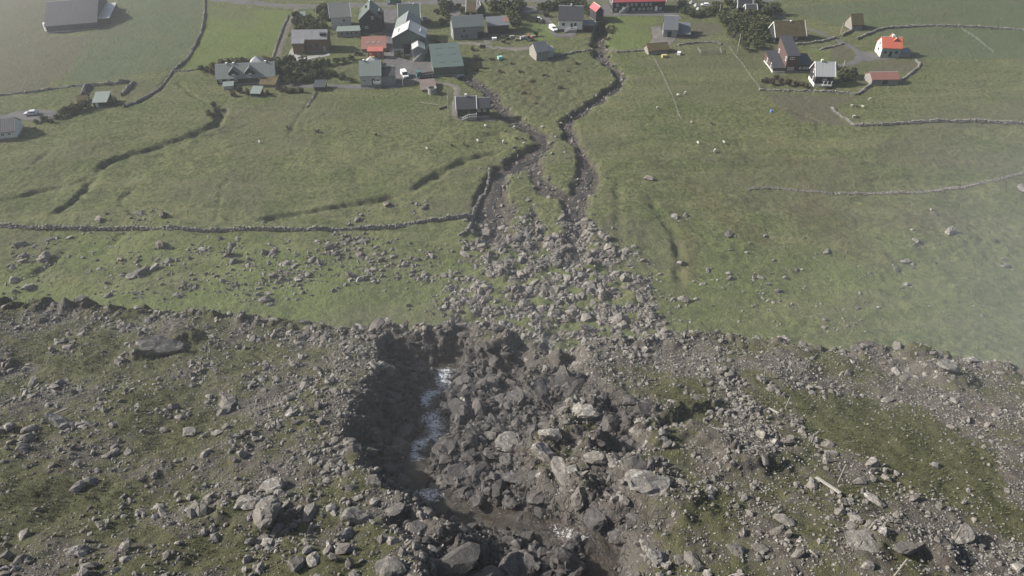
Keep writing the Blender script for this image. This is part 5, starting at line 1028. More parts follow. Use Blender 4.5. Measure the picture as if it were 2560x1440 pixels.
# ------------------------------------------------------------------ bushes and trees
_t = NT('bush_leaf'); _g = _t.n('ShaderNodeNewGeometry'); _oi = _t.n('ShaderNodeObjectInfo').outputs['Random']
_c = _t.mix(_g.outputs['Random Per Island'], (.034, .044, .020), (.084, .096, .042)); _c = _t.mix(_t.math('MULTIPLY', _oi, .5), _c, (.085, .082, .038)); _t.col(_c); _t.rough(.85, .15); M_LEAF = _t.m
_t = NT('heath_leaf'); _g = _t.n('ShaderNodeNewGeometry'); _t.col(_t.mix(_g.outputs['Random Per Island'], (.060, .048, .032), (.120, .100, .062))); _t.rough(.9, .1); M_HEATH = _t.m
_t = NT('conifer_leaf'); _g = _t.n('ShaderNodeNewGeometry'); _t.col(_t.mix(_g.outputs['Random Per Island'], (.016, .028, .018), (.040, .058, .034))); _t.rough(.85, .1); M_CONI = _t.m
M_BARK = simple('bark', (.07, .058, .045), .95, .1, .3, 2, bump=.5)
def crown_mesh(seed, n=340, shape='bush'):
    r = np.random.default_rng(seed); k = int(r.integers(6, 10)); cc = r.normal(0, .42, (k, 3)) * [1, 1, .5] + [0, 0, .62]; rr = r.uniform(.32, .55, k)
    if shape == 'tree': cc[:, 2] += .25
    i = r.integers(0, k, n); d = r.normal(size=(n, 3)); d /= np.linalg.norm(d, axis=1)[:, None]; C = cc[i] + d * (rr[i] * r.uniform(.55, 1.05, n) ** .6)[:, None]; C[:, 2] = np.maximum(C[:, 2], .04)
    if shape == 'conifer':
        h = r.random(n) ** .8; a = r.uniform(0, 2 * math.pi, n); q = (1 - h) * .5 * r.uniform(.6, 1.1, n) + .03; C = np.stack([np.cos(a) * q, np.sin(a) * q, .12 + h * 1.5], -1)
    s = r.uniform(.09, .17, n); u = r.normal(size=(n, 3)); u /= np.linalg.norm(u, axis=1)[:, None]; v = np.cross(u, r.normal(size=(n, 3))); v /= np.linalg.norm(v, axis=1)[:, None]
    q = np.stack([C - u * s[:, None], C + v * s[:, None] * .6, C + u * s[:, None], C - v * s[:, None] * .6], 1).reshape(-1, 3); return q, np.arange(n * 4).reshape(-1, 4)
CROWNS = {}
for nm, shp, mt, ct in (('bush', 'bush', M_LEAF, 6), ('heath', 'bush', M_HEATH, 3), ('tree', 'tree', M_LEAF, 3), ('conifer', 'conifer', M_CONI, 2)):
    CROWNS[nm] = []
    for k in range(ct): me = mesh_np('crown', *crown_mesh(900 + k + len(nm) * 17, 620 if shp != 'conifer' else 520, shp)); me.materials.append(mt); CROWNS[nm].append(me)
m = MB()
for a in range(5): m.bar((0, 0, -.05), (.32 * math.cos(a * 1.26), .32 * math.sin(a * 1.26), .6), .035, 5, .012)
STEMS = m.mesh('stem'); STEMS.materials.append(M_BARK)
m = MB(); m.bar((0, 0, -.05), (.02, .03, .75), .055, 6, .035)
for a in range(4): m.bar((.01, .02, .55), (.3 * math.cos(a * 1.6), .3 * math.sin(a * 1.6), .95), .028, 5, .01)
TRUNK = m.mesh('trunk'); TRUNK.materials.append(M_BARK)
m = MB(); m.bar((0, 0, -.05), (0, 0, 1.5), .05, 6, .01); CTRUNK = m.mesh('trunk'); CTRUNK.materials.append(M_BARK)
def plant(px, py, rpx, kind, label, group, tall=1.0):
    p = FG(px, py); r = rpx / scale_at(p)[0]; nm = {'bush': 'bush', 'heath': 'bush', 'tree': 'tree', 'conifer': 'conifer_tree'}[kind]
    o = obj(nm, None, loc=tuple(p), rz=random.uniform(0, 6.28)); r *= 1.12; o.scale = (r * random.uniform(.9, 1.2), r * random.uniform(.9, 1.2), r * tall * random.uniform(.85, 1.15)); o.empty_display_size = .3
    obj('crown', random.choice(CROWNS[kind]), parent=o); obj({'bush': 'stem', 'heath': 'stem'}.get(kind, 'trunk'), {'bush': STEMS, 'heath': STEMS, 'tree': TRUNK, 'conifer': CTRUNK}[kind], parent=o)
    return tag(o, label, 'bush' if nm == 'bush' else 'tree', group)
def plants(lst, kind, label, group, tall=1.0):
    for a in lst: plant(*a, kind, label, group, tall)
plants([(795, 34, 14), (818, 30, 13), (838, 28, 10), (805, 48, 11), (822, 50, 12)], 'bush', 'dark green bush in the walled garden by the road', 'garden bushes by the road')
plants([(744, 62, 13), (760, 68, 14), (748, 82, 12), (770, 84, 14), (786, 66, 11), (800, 80, 12), (742, 44, 10), (780, 52, 10), (812, 70, 11), (760, 52, 10), (738, 96, 9)], 'bush', 'shaggy bush in the garden beside the farm track', 'garden bushes beside the farm track')
plants([(706, 168, 14), (728, 163, 17), (750, 172, 18), (718, 186, 15), (770, 182, 15), (792, 178, 16), (808, 188, 13), (742, 194, 15), (758, 206, 13), (722, 206, 12), (775, 204, 13), (738, 212, 10), (700, 180, 10), (765, 165, 12), (782, 194, 14)], 'bush', 'dense bush in the thicket below the brown timber house', 'thicket below the brown timber house')
plants([(800, 160, 9), (820, 164, 9), (842, 160, 9), (862, 156, 9), (880, 150, 9), (895, 138, 8), (898, 160, 8), (835, 190, 9), (858, 196, 8), (880, 206, 9)], 'bush', 'low bush along the hedge below the lawn', 'hedge below the lawn')
plants([(512, 180, 10), (528, 184, 10), (540, 172, 11), (558, 166, 11), (578, 164, 11), (600, 162, 11), (622, 162, 10), (668, 158, 11), (650, 160, 10), (684, 164, 9), (690, 186, 9)], 'heath', 'brownish shrub in the hedge behind the dormered house', 'hedge behind the dormered house')
plants([(1112, 26, 14), (1128, 22, 12), (1108, 40, 10), (1122, 50, 11), (1106, 62, 10), (1110, 8, 8)], 'bush', 'dark bush beside the green-roofed house', 'bushes beside the green-roofed house')
plants([(1146, 22, 9), (1152, 32, 9), (1092, 34, 8)], 'bush', 'small bush before the turf-roofed cottage', 'bushes before the turf-roofed cottage')
plants([(1236, 34, 17), (1256, 30, 20), (1278, 36, 20), (1296, 50, 18), (1292, 72, 16), (1270, 44, 14), (1300, 32, 14), (1282, 62, 14)], 'tree', 'leafy garden tree above the blue-roofed black shed', 'garden trees above the blue-roofed shed', 1.1)
plants([(1358, 26, 12), (1372, 24, 14), (1388, 20, 12), (1402, 16, 13), (1418, 14, 13), (1436, 14, 12), (1452, 20, 12), (1464, 28, 12), (1474, 40, 9), (1366, 40, 9)], 'bush', 'bush in the hedge behind the white house', 'hedge behind the white house')
plants([(1498, 88, 17), (1505, 74, 14), (1490, 96, 9)], 'conifer', 'dark conifer in the stream cut by the white house garage', 'conifers in the stream cut', 1.0)
plants([(1712, 34, 10), (1728, 40, 10), (1742, 42, 10), (1758, 40, 10), (1774, 38, 10), (1700, 18, 10), (1708, 10, 10), (1786, 32, 10)], 'bush', 'bush on the bank between crimson longhouse and barn', 'bushes on the bank by the longhouse')
plants([(1790, 20, 12), (1800, 36, 14), (1812, 50, 15), (1826, 62, 16), (1842, 72, 16), (1858, 80, 17), (1876, 88, 16), (1894, 96, 16), (1850, 58, 15), (1834, 44, 14), (1870, 66, 16), (1890, 76, 16), (1908, 84, 15), (1902, 62, 15), (1888, 52, 14), (1868, 50, 13), (1910, 104, 14), (1880, 112, 15), (1856, 104, 15), (1836, 92, 14), (1896, 120, 13), (1862, 124, 12), (1822, 80, 12), (1818, 22, 12), (1808, 66, 11)], 'tree', 'dark leafy tree in the grove beside the turf-roofed long house', 'grove beside the turf-roofed long house', .85)
plants([(1898, 24, 15), (1912, 34, 15), (1926, 44, 13), (1888, 14, 14), (1904, 46, 13), (1936, 36, 11)], 'tree', 'dark tree behind the white-trimmed house by the road', 'trees behind the white-trimmed house', .9)
plants([(155, 292, 10), (170, 288, 12), (186, 282, 13), (202, 276, 13), (216, 270, 11), (282, 264, 10), (296, 262, 10), (146, 298, 8)], 'bush', 'dark bush along the bank beside the pale green roofed shed', 'bushes along the bank by the shed')
plants([(2086, 172, 9), (2112, 186, 11), (2130, 190, 11), (2120, 200, 10), (2142, 196, 9), (2102, 196, 9)], 'bush', 'rough shrub between the light-roofed black house and the byre', 'shrubs by the byre')
plants([(1912, 206, 8), (1930, 210, 8), (1950, 208, 8), (1970, 212, 8), (1990, 214, 8), (1940, 198, 7), (2010, 218, 8)], 'heath', 'low scrub in the garden below the maroon house', 'scrub below the maroon house')
plants([(1000, 142, 9), (1010, 146, 7)], 'bush', 'bush at the corner of the workshop', 'bushes at the workshop corner')
plants([(698, 226, 8), (714, 230, 8), (732, 232, 8), (752, 232, 8), (600, 232, 9), (618, 236, 8), (586, 240, 8), (668, 238, 7), (536, 268, 8), (526, 290, 9)], 'heath', 'low scrub along the field edge below the thicket', 'scrub along the field edge')
plants([(905, 100, 5), (968, 130, 5), (1092, 108, 6), (1180, 126, 7), (1192, 150, 8), (1200, 170, 8), (1205, 120, 6), (1190, 178, 6), (1260, 108, 6), (1340, 90, 6), (1186, 92, 6)], 'heath', 'tussock of rank grass and weeds around the yard and green barn', 'rank weeds around the yard')
plants([(1300, 180, 6), (1330, 205, 7), (1280, 160, 5), (1360, 190, 6), (1400, 220, 6), (1310, 235, 6), (1340, 260, 5), (1250, 180, 6), (1230, 150, 6), (1420, 180, 5), (1440, 160, 5)], 'heath', 'low tussock in the rough meadow between the streams', 'tussocks between the streams', .6)
plants([(1520, 100, 6), (1528, 84, 6), (1515, 118, 5), (1488, 118, 6), (1480, 130, 5), (1535, 70, 5)], 'bush', 'weedy bush on the bank of the dark stream cut', 'weeds on the stream cut bank', .8)
plants([(110, 302, 7), (128, 306, 7), (90, 308, 6)], 'bush', 'small shrub beside the driveway', 'shrubs beside the driveway')

# ------------------------------------------------------------------ vehicles
P_WHITE = simple('white_paint', (.72, .72, .72), .35, .5, .05); P_SILVER = simple('silver_paint', (.45, .46, .48), .35, .5, .05); P_BLUE = simple('dark_blue_paint', (.03, .04, .06), .35, .5, .1); P_TEAL = simple('teal_paint', (.06, .13, .13), .5, .4, .15)
P_REDM = simple('red_machine_paint', (.42, .05, .03), .5, .4, .15, dirt=(.2, .06, .04)); P_GREENTARP = simple('green_load_cover', (.03, .12, .07), .7, .3, .2); M_TYRE = simple('tyre', (.025, .025, .026), .9, .2, .2); M_RIM = simple('rim', (.4, .4, .41), .4, .5, .1); M_LAMP = simple('lamp_glass', (.6, .6, .55), .2, .5, .05); M_TAIL = simple('tail_lamp', (.35, .03, .02), .3, .5, .05)
def wheel(root, x, y, r, wd=.22):
    m = MB(); n = 14; ring = lambda yy, rr: [(x + rr * math.cos(2 * math.pi * i / n), yy, r + rr * math.sin(2 * math.pi * i / n)) for i in range(n)]
    m.loft(ring(y - wd / 2, r), ring(y + wd / 2, r)); o = m.build('wheel', M_TYRE, root, True); q = MB()
    sg = 1 if y > 0 else -1; q.loft(ring(y + sg * (wd / 2 + .004), r * .6), ring(y + sg * (wd / 2 + .02), r * .55)); q.build('rim', M_RIM, o)
def vehicle(name, label, px, py, head, L, W, H, paint, kind='van', cat=None):
    p = FG(px, py); root = obj(name, None, loc=(p[0], p[1], p[2] + .08), rz=math.radians(head)); root.empty_display_size = .4; tag(root, label, cat or name.split('_')[-1])
    h2 = L / 2
    if kind == 'van': lo = [(-h2, .35), (h2 - .1, .35), (h2, .6), (h2 - .08, .95), (h2 - .95, 1.15), (-h2, 1.15)]; hi = [(-h2 + .02, 1.15), (h2 - .98, 1.15), (h2 - 1.75, H - .05), (h2 - 1.95, H), (-h2 + .12, H), (-h2 + .02, H - .1)]
    else: lo = [(-h2, .4), (-h2 + .08, .3), (h2 - .1, .3), (h2, .5), (h2 - .06, .78), (h2 - 1.1, .92), (-h2 + .35, .95), (-h2 + .05, .85)]; hi = [(-h2 + .25, .93), (h2 - 1.15, .92), (h2 - 1.85, H - .04), (h2 - 2.2, H), (-h2 + .95, H), (-h2 + .75, H - .05)]
    def side(pr, y0, y1, ny):
        m = MB(); zc = max(z for _, z in pr); zl = min(z for _, z in pr); taper = lambda z: 1 - ny * (z - zl) / (zc - zl); m.loft([(x, -W / 2 * taper(z), z) for x, z in pr], [(x, W / 2 * taper(z), z) for x, z in pr]); return m
    side(lo, 0, 0, .02).build('body', paint, root); side(hi, 0, 0, .12).build('cabin', paint, root)
    zs = 1.15 if kind == 'van' else .93; xs = h2 - .98 if kind == 'van' else h2 - 1.15; xt = h2 - 1.75 if kind == 'van' else h2 - 1.85
    g = MB(); wb, wt = W / 2 * .93, W / 2 * .84; e = .03; g.poly([(xs + e, -wb, zs + .05), (xs + e, wb, zs + .05), (xt + e, wt, H - .1), (xt + e, -wt, H - .1)]); g.build('windscreen', M_GLASS, root)
    for sg in (-1, 1):
        g = MB(); xb = xs - 1.3 if kind == 'van' else -h2 + .6; g.poly([(xs - .15, sg * (W / 2 * .985 + .01), zs + .06), (xb, sg * (W / 2 * .985 + .01), zs + .06), (xb + .05, sg * (W / 2 * .90 + .012), H - .16), (xt - .05, sg * (W / 2 * .90 + .012), H - .16)]); g.build('window', M_GLASS, root)
        q = MB(); q.box(h2 - .06, h2 + .015, sg * W * .36 - .16, sg * W * .36 + .16, .62, .80); q.build('headlight', M_LAMP, root); q = MB(); q.box(-h2 - .015, -h2 + .03, sg * W * .4 - .08, sg * W * .4 + .08, .7, 1.0); q.build('tail_light', M_TAIL, root)
        for x in (-h2 + .85, h2 - .85): wheel(root, x, sg * (W / 2 - .1), .33)
    return root
vehicle('delivery_van', 'white van parked in the yard with a dark shadow', 1012, 192, -68, 5.0, 1.95, 2.2, P_WHITE, 'van', 'van')
vehicle('delivery_van', 'white van parked beside the white house', 1383, 76, -66, 4.8, 1.9, 1.95, P_WHITE, 'van', 'van')
vehicle('parked_car', 'silver car parked on the driveway beside the white-gabled house', 80, 287, 192, 4.3, 1.75, 1.45, P_SILVER, 'car', 'car')
vehicle('parked_car', 'dark blue car parked under the green barn', 1150, 198, 185, 4.3, 1.75, 1.5, P_BLUE, 'car', 'car')
vehicle('parked_car', 'white car parked among shrubs near the road', 1763, 16, 170, 4.3, 1.75, 1.45, P_WHITE, 'car', 'car')
vehicle('parked_car', 'dark car parked in the shade beside the green-roofed house', 1062, 52, -75, 4.2, 1.75, 1.5, P_BLUE, 'car', 'car')
def truck(label, px, py, head, cab, load, loadmat, loads=True):
    p = FG(px, py); root = obj('truck', None, loc=(p[0], p[1], p[2] + .08), rz=math.radians(head)); tag(root, label, 'truck')
    m = MB(); m.loft([(1.6, -1.1, .6), (3.3, -1.1, .6), (3.3, -1.1, 1.6), (2.9, -1.1, 2.6), (1.6, -1.1, 2.6)], [(1.6, 1.1, .6), (3.3, 1.1, .6), (3.3, 1.1, 1.6), (2.9, 1.1, 2.6), (1.6, 1.1, 2.6)]); m.build('cab', cab, root)
    g = MB(); g.poly([(3.32, -1.0, 1.65), (3.32, 1.0, 1.65), (2.95, 1.0, 2.5), (2.95, -1.0, 2.5)]); g.build('windscreen', M_GLASS, root)
    m = MB(); m.box(-3.4, 1.55, -1.1, 1.1, .75, .95); m.box(-3.4, 3.2, -.45, .45, .5, .748); m.build('bed', M_DARKTRIM, root)
    if loads: m = MB(); m.loft([(-3.3, -1.08, .955), (1.4, -1.08, .955), (1.4, 1.08, .955), (-3.3, 1.08, .955)], [(-3.2, -.9, load), (1.3, -.9, load), (1.3, .9, load), (-3.2, .9, load)]); m.build('load', loadmat, root)
    else:
        for y in (-1.05, 1.05): m = MB(); m.box(-3.4, 1.5, y - .04, y + .04, .955, 1.35); m.build('side_board', W_RUST, root)
    for x in (-2.4, -1.2, 2.5):
        for y in (-.98, .98): wheel(root, x, y, .45, .28)
truck('white-cabbed truck with green covered load standing on the road', 985, 10, 180, P_WHITE, 2.9, P_GREENTARP)
truck('old teal flatbed truck with rusty sides parked at the yard edge', 1063, 193, 200, P_TEAL, 1.4, W_RUST, False)
def tractor(label, px, py, head, paint):
    p = FG(px, py); root = obj('tractor', None, loc=(p[0], p[1], p[2]), rz=math.radians(head)); tag(root, label, 'tractor')
    m = MB(); m.loft([(.1, -.4, .7), (2.0, -.35, .7), (2.0, .35, .7), (.1, .4, .7)], [(.1, -.38, 1.45), (1.9, -.3, 1.3), (1.9, .3, 1.3), (.1, .38, 1.45)]); m.build('bonnet', paint, root)
    m = MB(); m.loft([(-1.0, -.6, .9), (.08, -.6, .9), (.08, .6, .9), (-1.0, .6, .9)], [(-.9, -.5, 2.3), (-.05, -.5, 2.3), (-.05, .5, 2.3), (-.9, .5, 2.3)]); m.build('cab', M_GLASS, root)
    m = MB(); m.box(-1.0, .05, -.58, .58, 2.31, 2.42); m.build('roof', paint, root)
    for y in (-.75, .75): wheel(root, -.6, y, .75, .4); wheel(root, 1.5, y, .45, .25)
tractor('white tractor parked by the wall near the white house', 1348, 56, 60, P_WHITE)
tractor('red tractor standing among farm clutter beside the lane', 1323, 102, 20, P_REDM)

# ------------------------------------------------------------------ poles, tank, clutter
M_POLE = simple('weathered_pole', (.36, .34, .30), .9, .2, .15, 1.5); M_POST = simple('old_fence_wood', (.21, .20, .18), .9, .2, .25, 3, bump=.3); M_PLANK = simple('bleached_plank', (.27, .26, .235), .9, .2, .15, 2, bump=.3); M_IRON = simple('dark_iron_post', (.03, .03, .03), .7, .3, .2)
def pole(label, px, py, h, arm=True):
    p = FG(px, py); m = MB(); m.bar((0, 0, -.6), (0, 0, h), .15, 8, .10); o = m.build('utility_pole', M_POLE, None, True, loc=tuple(p)); tag(o, label, 'pole')
    if arm: q = MB(); q.box(-.6, .6, -.06, .06, h - .5, h - .38); q.build('crossarm', M_POST, o)
pole('tall bare pole standing before the dark grove', 1842, 137, 8.5); pole('pole beside the lane near the tiny cottage', 2100, 90, 5.5); pole('pole at the bend of the lane by scrub', 2106, 175, 3.6, False); pole('pole in the walled garden by the road', 792, 45, 6.0); pole('pole beside the shrubs above the barn garden', 1797, 42, 5.5)
pole('lamp pole at the yard edge near the white van', 1008, 217, 6.0, False); pole('thin pole behind the green-roofed house', 1031, 16, 6.0, False); pole('short white post in grass near the tank', 1119, 250, 1.6, False)
def tank():
    p = FG(1081, 233); n = 28; m = MB(); R, r, h = 1.55, 1.35, 2.1; c = [(math.cos(2 * math.pi * i / n), math.sin(2 * math.pi * i / n)) for i in range(n)]
    k = len(m.v); m.v += [(x * R, y * R, -.5) for x, y in c] + [(x * R, y * R, h) for x, y in c] + [(x * r, y * r, h) for x, y in c] + [(x * r, y * r, .9) for x, y in c]
    for a in range(3): m.f += [(a * n + i, a * n + (i + 1) % n, (a + 1) * n + (i + 1) % n, (a + 1) * n + i) for i in range(n)]
    o = m.build('concrete_tank', M_CONC, loc=tuple(p)); tag(o, 'round open concrete tank in front of the rusty shed', 'tank'); w_ = MB(); w_.v = [(x * (r + .02), y * (r + .02), 1.0) for x, y in c]; w_.f = [tuple(range(n))]; w_.build('contents', M_BDOOR, o)
tank()
def clutter(name, label, px, py, build, mat, cat, rz=0.0, group=None):
    p = FG(px, py); m = MB(); build(m); o = m.build(name, mat, loc=(p[0], p[1], p[2]), rz=rz); return tag(o, label, cat, group)
def bale(m): m.loft([(-.6, .6 * math.cos(a), .6 + .6 * math.sin(a)) for a in np.linspace(0, 6.28, 13)[:-1]], [(.6, .6 * math.cos(a), .6 + .6 * math.sin(a)) for a in np.linspace(0, 6.28, 13)[:-1]])
for px, py in ((1727, 9), (1738, 16), (1744, 25)): clutter('wrapped_bale', 'white wrapped bale lying on the bank near the white car', px, py, bale, P_WHITE, 'bale', 1.0, 'wrapped bales near the white car')
for px, py in ((1304, 98), (1311, 96)): clutter('wrapped_bale', 'pale wrapped bale beside the red tractor', px, py, bale, W_LGREY, 'bale', .4, 'pale bales beside the red tractor')
def crate(m): m.box(-.9, .9, -.6, .6, -.2, .9); m.box(-1.0, 1.0, -.7, .7, .9, 1.0)
clutter('storage_box', 'white storage box beside the gravel lane', 1236, 100, crate, P_WHITE, 'box', .1); clutter('storage_box', 'tan box among farm clutter by the lane', 1280, 95, crate, W_TAN, 'box', .2); clutter('storage_box', 'turquoise box lying in rough grass below the lane', 1250, 147, crate, simple('turquoise_plastic', (.25, .50, .46), .6, .3, .1), 'box', .5)
clutter('storage_box', 'blue plastic drum box in the damp pasture', 1928, 280, lambda m: m.loft([(.5 * math.cos(a), .5 * math.sin(a), -.1) for a in np.linspace(0, 6.28, 11)[:-1]], [(.42 * math.cos(a), .42 * math.sin(a), .8) for a in np.linspace(0, 6.28, 11)[:-1]]), simple('blue_plastic', (.12, .22, .42), .5, .4, .1), 'drum')
clutter('storage_box', 'yellowish feed box below the turf hut', 1660, 143, crate, simple('yellow_plastic', (.42, .36, .16), .6, .3, .1), 'box', .2); clutter('storage_box', 'small white box beside the pen wall', 1697, 136, lambda m: crate(m), P_WHITE, 'box', 1.2)
clutter('storage_box', 'yellow crate beside the bright red hut', 930, 148, crate, simple('orange_plastic', (.55, .33, .06), .6, .3, .1), 'box', .1); clutter('oil_tank', 'white upright tank at the corner of the big farm barn', 121, 76, lambda m: m.loft([(1.3 * math.cos(a), 1.3 * math.sin(a), -.3) for a in np.linspace(0, 6.28, 15)[:-1]], [(1.2 * math.cos(a), 1.2 * math.sin(a), 3.2) for a in np.linspace(0, 6.28, 15)[:-1]]), P_WHITE, 'tank')
for px, py, lb, mt in ((1256, 94, 'grey pallet stack leaning beside the white storage box', M_POST), (1268, 99, 'dark scrap heap of boards beside the tan box', M_IRON), (1292, 101, 'brown pallet stack beside the pale bales', W_RUST), (1332, 93, 'tan crate stack behind the red tractor', W_TAN)):
    clutter('pallet_stack', lb, px, py, lambda m: [m.box(-.9 + .1 * k, .9 + .05 * k, -.6, .6, .22 * k, .22 * k + .14) for k in range(4)], mt, 'pallets', random.uniform(-.4, .4))
clutter('log', 'pale timber pole lying in the field near the tank', 1073, 260, lambda m: m.bar((-3.0, .9, .15), (3.0, -.9, .15), .11), M_PLANK, 'timber'); clutter('trough', 'dark timber trough lying in grass near the black house', 1108, 271, lambda m: (m.box(-1.6, 1.6, -.3, -.2, 0, .4), m.box(-1.6, 1.6, .2, .3, 0, .4), m.box(-1.6, 1.6, -.19, .19, .02, .12)), M_IRON, 'trough', .75)
clutter('boat', 'white overturned boat beside the patio wall', 765, 151, lambda m: m.loft([(-2.4, -.8, 0), (1.6, -.8, 0), (2.8, 0, 0), (1.6, .8, 0), (-2.4, .8, 0)], [(-2.2, -.3, .7), (1.2, -.3, .7), (2.2, 0, .6), (1.2, .3, .7), (-2.2, .3, .7)]), P_WHITE, 'boat')
clutter('pen', 'timber sheep pen with railed sides below the drystone wall', 1778, 137, lambda m: [m.bar((x0, y0, z), (x1, y1, z), .09) for z in (.5, 1.1) for x0, y0, x1, y1 in ((-4, 0, 4, 0), (-4, 0, -4.4, 5), (4, 0, 4.4, 5), (-4.2, 2.6, 4.2, 2.6))], M_POST, 'pen')

def wire_fence(label, pts, gap=3.0, h=1.0):
    L = smooth_line(FB(pts), gap); p0 = (L[0, 0], L[0, 1], gz(*L[0])); root = obj('wire_fence', None, loc=p0); tag(root, label, 'fence'); tops = []
    for x, y in L: z = gz(x, y) - p0[2]; m = MB(); m.bar((x - p0[0], y - p0[1], z - .3), (x - p0[0], y - p0[1], z + h), .06, 5); m.build('post', M_POST, root); tops.append(Vector((x - p0[0], y - p0[1], z)))
    for k in (.45, .9):
        m = MB()
        for a, b in zip(tops, tops[1:]): m.bar(a + Vector((0, 0, k)), b + Vector((0, 0, k)), .02, 3)
        m.build('wire', M_GTRIM, root)
wire_fence('straight wire fence down the slope from the turf hut', [(1632, 142), (1668, 215), (1702, 300)]); wire_fence('straight wire fence running down from the bare tall pole', [(1822, 122), (1860, 170), (1898, 224)])
wire_fence('wire fence from the lane down past the black house with balustrade', [(1120, 232), (1119, 262), (1121, 300), (1112, 318)]); wire_fence('wire fence crossing the hill field beyond the red-roofed house', [(2402, 72), (2440, 100), (2482, 132)])

# fence posts and timber on the terrace
def stake(label, base, top, r=.055, mat=None, group=None):
    """post from its foot to the photo point of its head, taken in the upright plane through the foot"""
    p = NG(*base); d = sight(*top); t = p[1] / d[1]; q = d * t + np.array((0, 0, CAM_Z)); q = p + (q - p) * min(1, 1.9 / max(.1, np.linalg.norm(q - p)))
    m = MB(); m.bar((0, 0, -.3), tuple(q - p), r, 6, r * .9); o = m.build('fence_post', mat or M_POST, loc=tuple(p)); return tag(o, label, 'post', group)
stake('thin dark iron post on the terrace rim near the boulder fan', (1715, 842), (1721, 800), .035, M_IRON); stake('thin dark iron post on the rim beyond the other one', (1774, 848), (1778, 816), .035, M_IRON)
stake('grey fence post above the short ruined wall', (1911, 946), (1916, 915)); stake('grey fence post standing in grass before the lying batten', (1963, 1021), (1976, 992)); stake('leaning grey stake beside the band of tumbled stones', (1892, 1026), (1883, 1002))
stake('fence post with forked head at the ruined wall end', (2029, 1107), (2036, 1085)); stake('slanting brace of the forked fence post', (2036, 1085), (2047, 1078)); stake('dark leaning post above the timber plank', (2095, 1207), (2115, 1162)); stake('grey leaning post at the ruined wall corner', (2168, 1326), (2186, 1305)); stake('long grey post leaning over the low crag', (2235, 1440), (2268, 1398))
def timber(label, a, b, wd=.16, mat=None, name='timber_plank'):
    p, q = NG(*a), NG(*b); d = q - p; m = MB(); L = float(np.linalg.norm(d)); m.box(-L / 2, L / 2, -wd / 2, wd / 2, .02, .12); o = m.build(name, mat or M_PLANK); o.location = tuple((p + q) / 2 + np.array((0, 0, .16)))
    o.rotation_euler = Vector(d).to_track_quat('X', 'Z').to_euler(); tag(o, label, 'plank')
timber('long bleached timber plank lying against a boulder', (2040, 1200), (2100, 1240)); timber('short bleached batten lying in grass between fence posts', (1921, 1026), (1946, 1039), .12); timber('grey batten lying in thin grass above the low pale slab', (128, 1044), (168, 1028), .1)

# ------------------------------------------------------------------ sheep
def sheep_mesh():
    me = bpy.data.meshes.new('sheep'); V = [(0, 0, .62), (.32, 0, .64), (.5, 0, .72), (.62, 0, .84), (.80, 0, .80), (-.34, 0, .64), (-.48, 0, .6)]; E = [(0, 1), (1, 2), (2, 3), (3, 4), (0, 5), (5, 6)]; R = [.30, .27, .17, .12, .07, .27, .1]
    for x, k in ((.30, 1), (-.34, 5)):
        for y in (-.15, .15): a = len(V); V += [(x, y, .36), (x + .02, y, .18), (x, y, 0)]; E += [(k, a), (a, a + 1), (a + 1, a + 2)]; R += [.085, .045, .045]
    for y in (-.12, .12): a = len(V); V += [(.62, y, .90)]; E += [(3, a)]; R += [.03]
    me.from_pydata(V, E, []); o = bpy.data.objects.new('tmp', me); COL.objects.link(o); md = o.modifiers.new('s', 'SKIN'); sv = me.skin_vertices[0].data
    for i, r_ in enumerate(R): sv[i].radius = (r_, r_)
    sv[0].use_root = True; sb = o.modifiers.new('u', 'SUBSURF'); sb.levels = 1; sb.render_levels = 1
    dg = bpy.context.evaluated_depsgraph_get(); out = bpy.data.meshes.new_from_object(o.evaluated_get(dg)); bpy.data.objects.remove(o); out.name = 'sheep'; return out
SHEEP = sheep_mesh(); W_WOOL = simple('white_wool', (.48, .46, .41), .95, .1, .1, 4, bump=.5); D_WOOL = simple('dark_wool', (.05, .042, .035), .95, .1, .2, 4, bump=.5)
S2 = SHEEP.copy(); SHEEP.materials.append(W_WOOL); S2.materials.append(D_WOOL)
def sheep(lst, label, group, me=SHEEP):
    for px, py in lst: o = obj('sheep', me, loc=tuple(FG(px, py)), rz=random.uniform(0, 6.28)); s = random.uniform(.8, 1.0); o.scale = (s, s, s); tag(o, label, 'sheep', group)
sheep([(650, 358), (1068, 374), (1195, 355), (1213, 317), (1286, 321), (1310, 362), (1258, 358)], 'white sheep grazing in the pasture below the small black house', 'white sheep below the black house')
sheep([(1160, 363), (1130, 366), (1264, 331), (1305, 350), (1292, 349), (718, 320), (790, 331), (796, 331), (940, 340)], 'dark sheep grazing in the pasture below the small black house', 'dark sheep below the black house', S2)
sheep([(1403, 311), (1355, 320), (1728, 308), (1712, 235), (1694, 240), (1643, 272), (1786, 380), (1745, 360)], 'white sheep grazing on the slope beside the right-hand stream'.replace('right-hand ', 'narrow '), 'white sheep beside the narrow stream')
sheep([(2173, 250), (2130, 267), (2157, 269), (2133, 294), (1810, 358)], 'white sheep grazing in the pale pasture below the stone byre', 'white sheep below the stone byre'); sheep([(1779, 312), (2140, 268), (2142, 296)], 'dark sheep grazing in the pale pasture below the stone byre', 'dark sheep below the stone byre', S2)
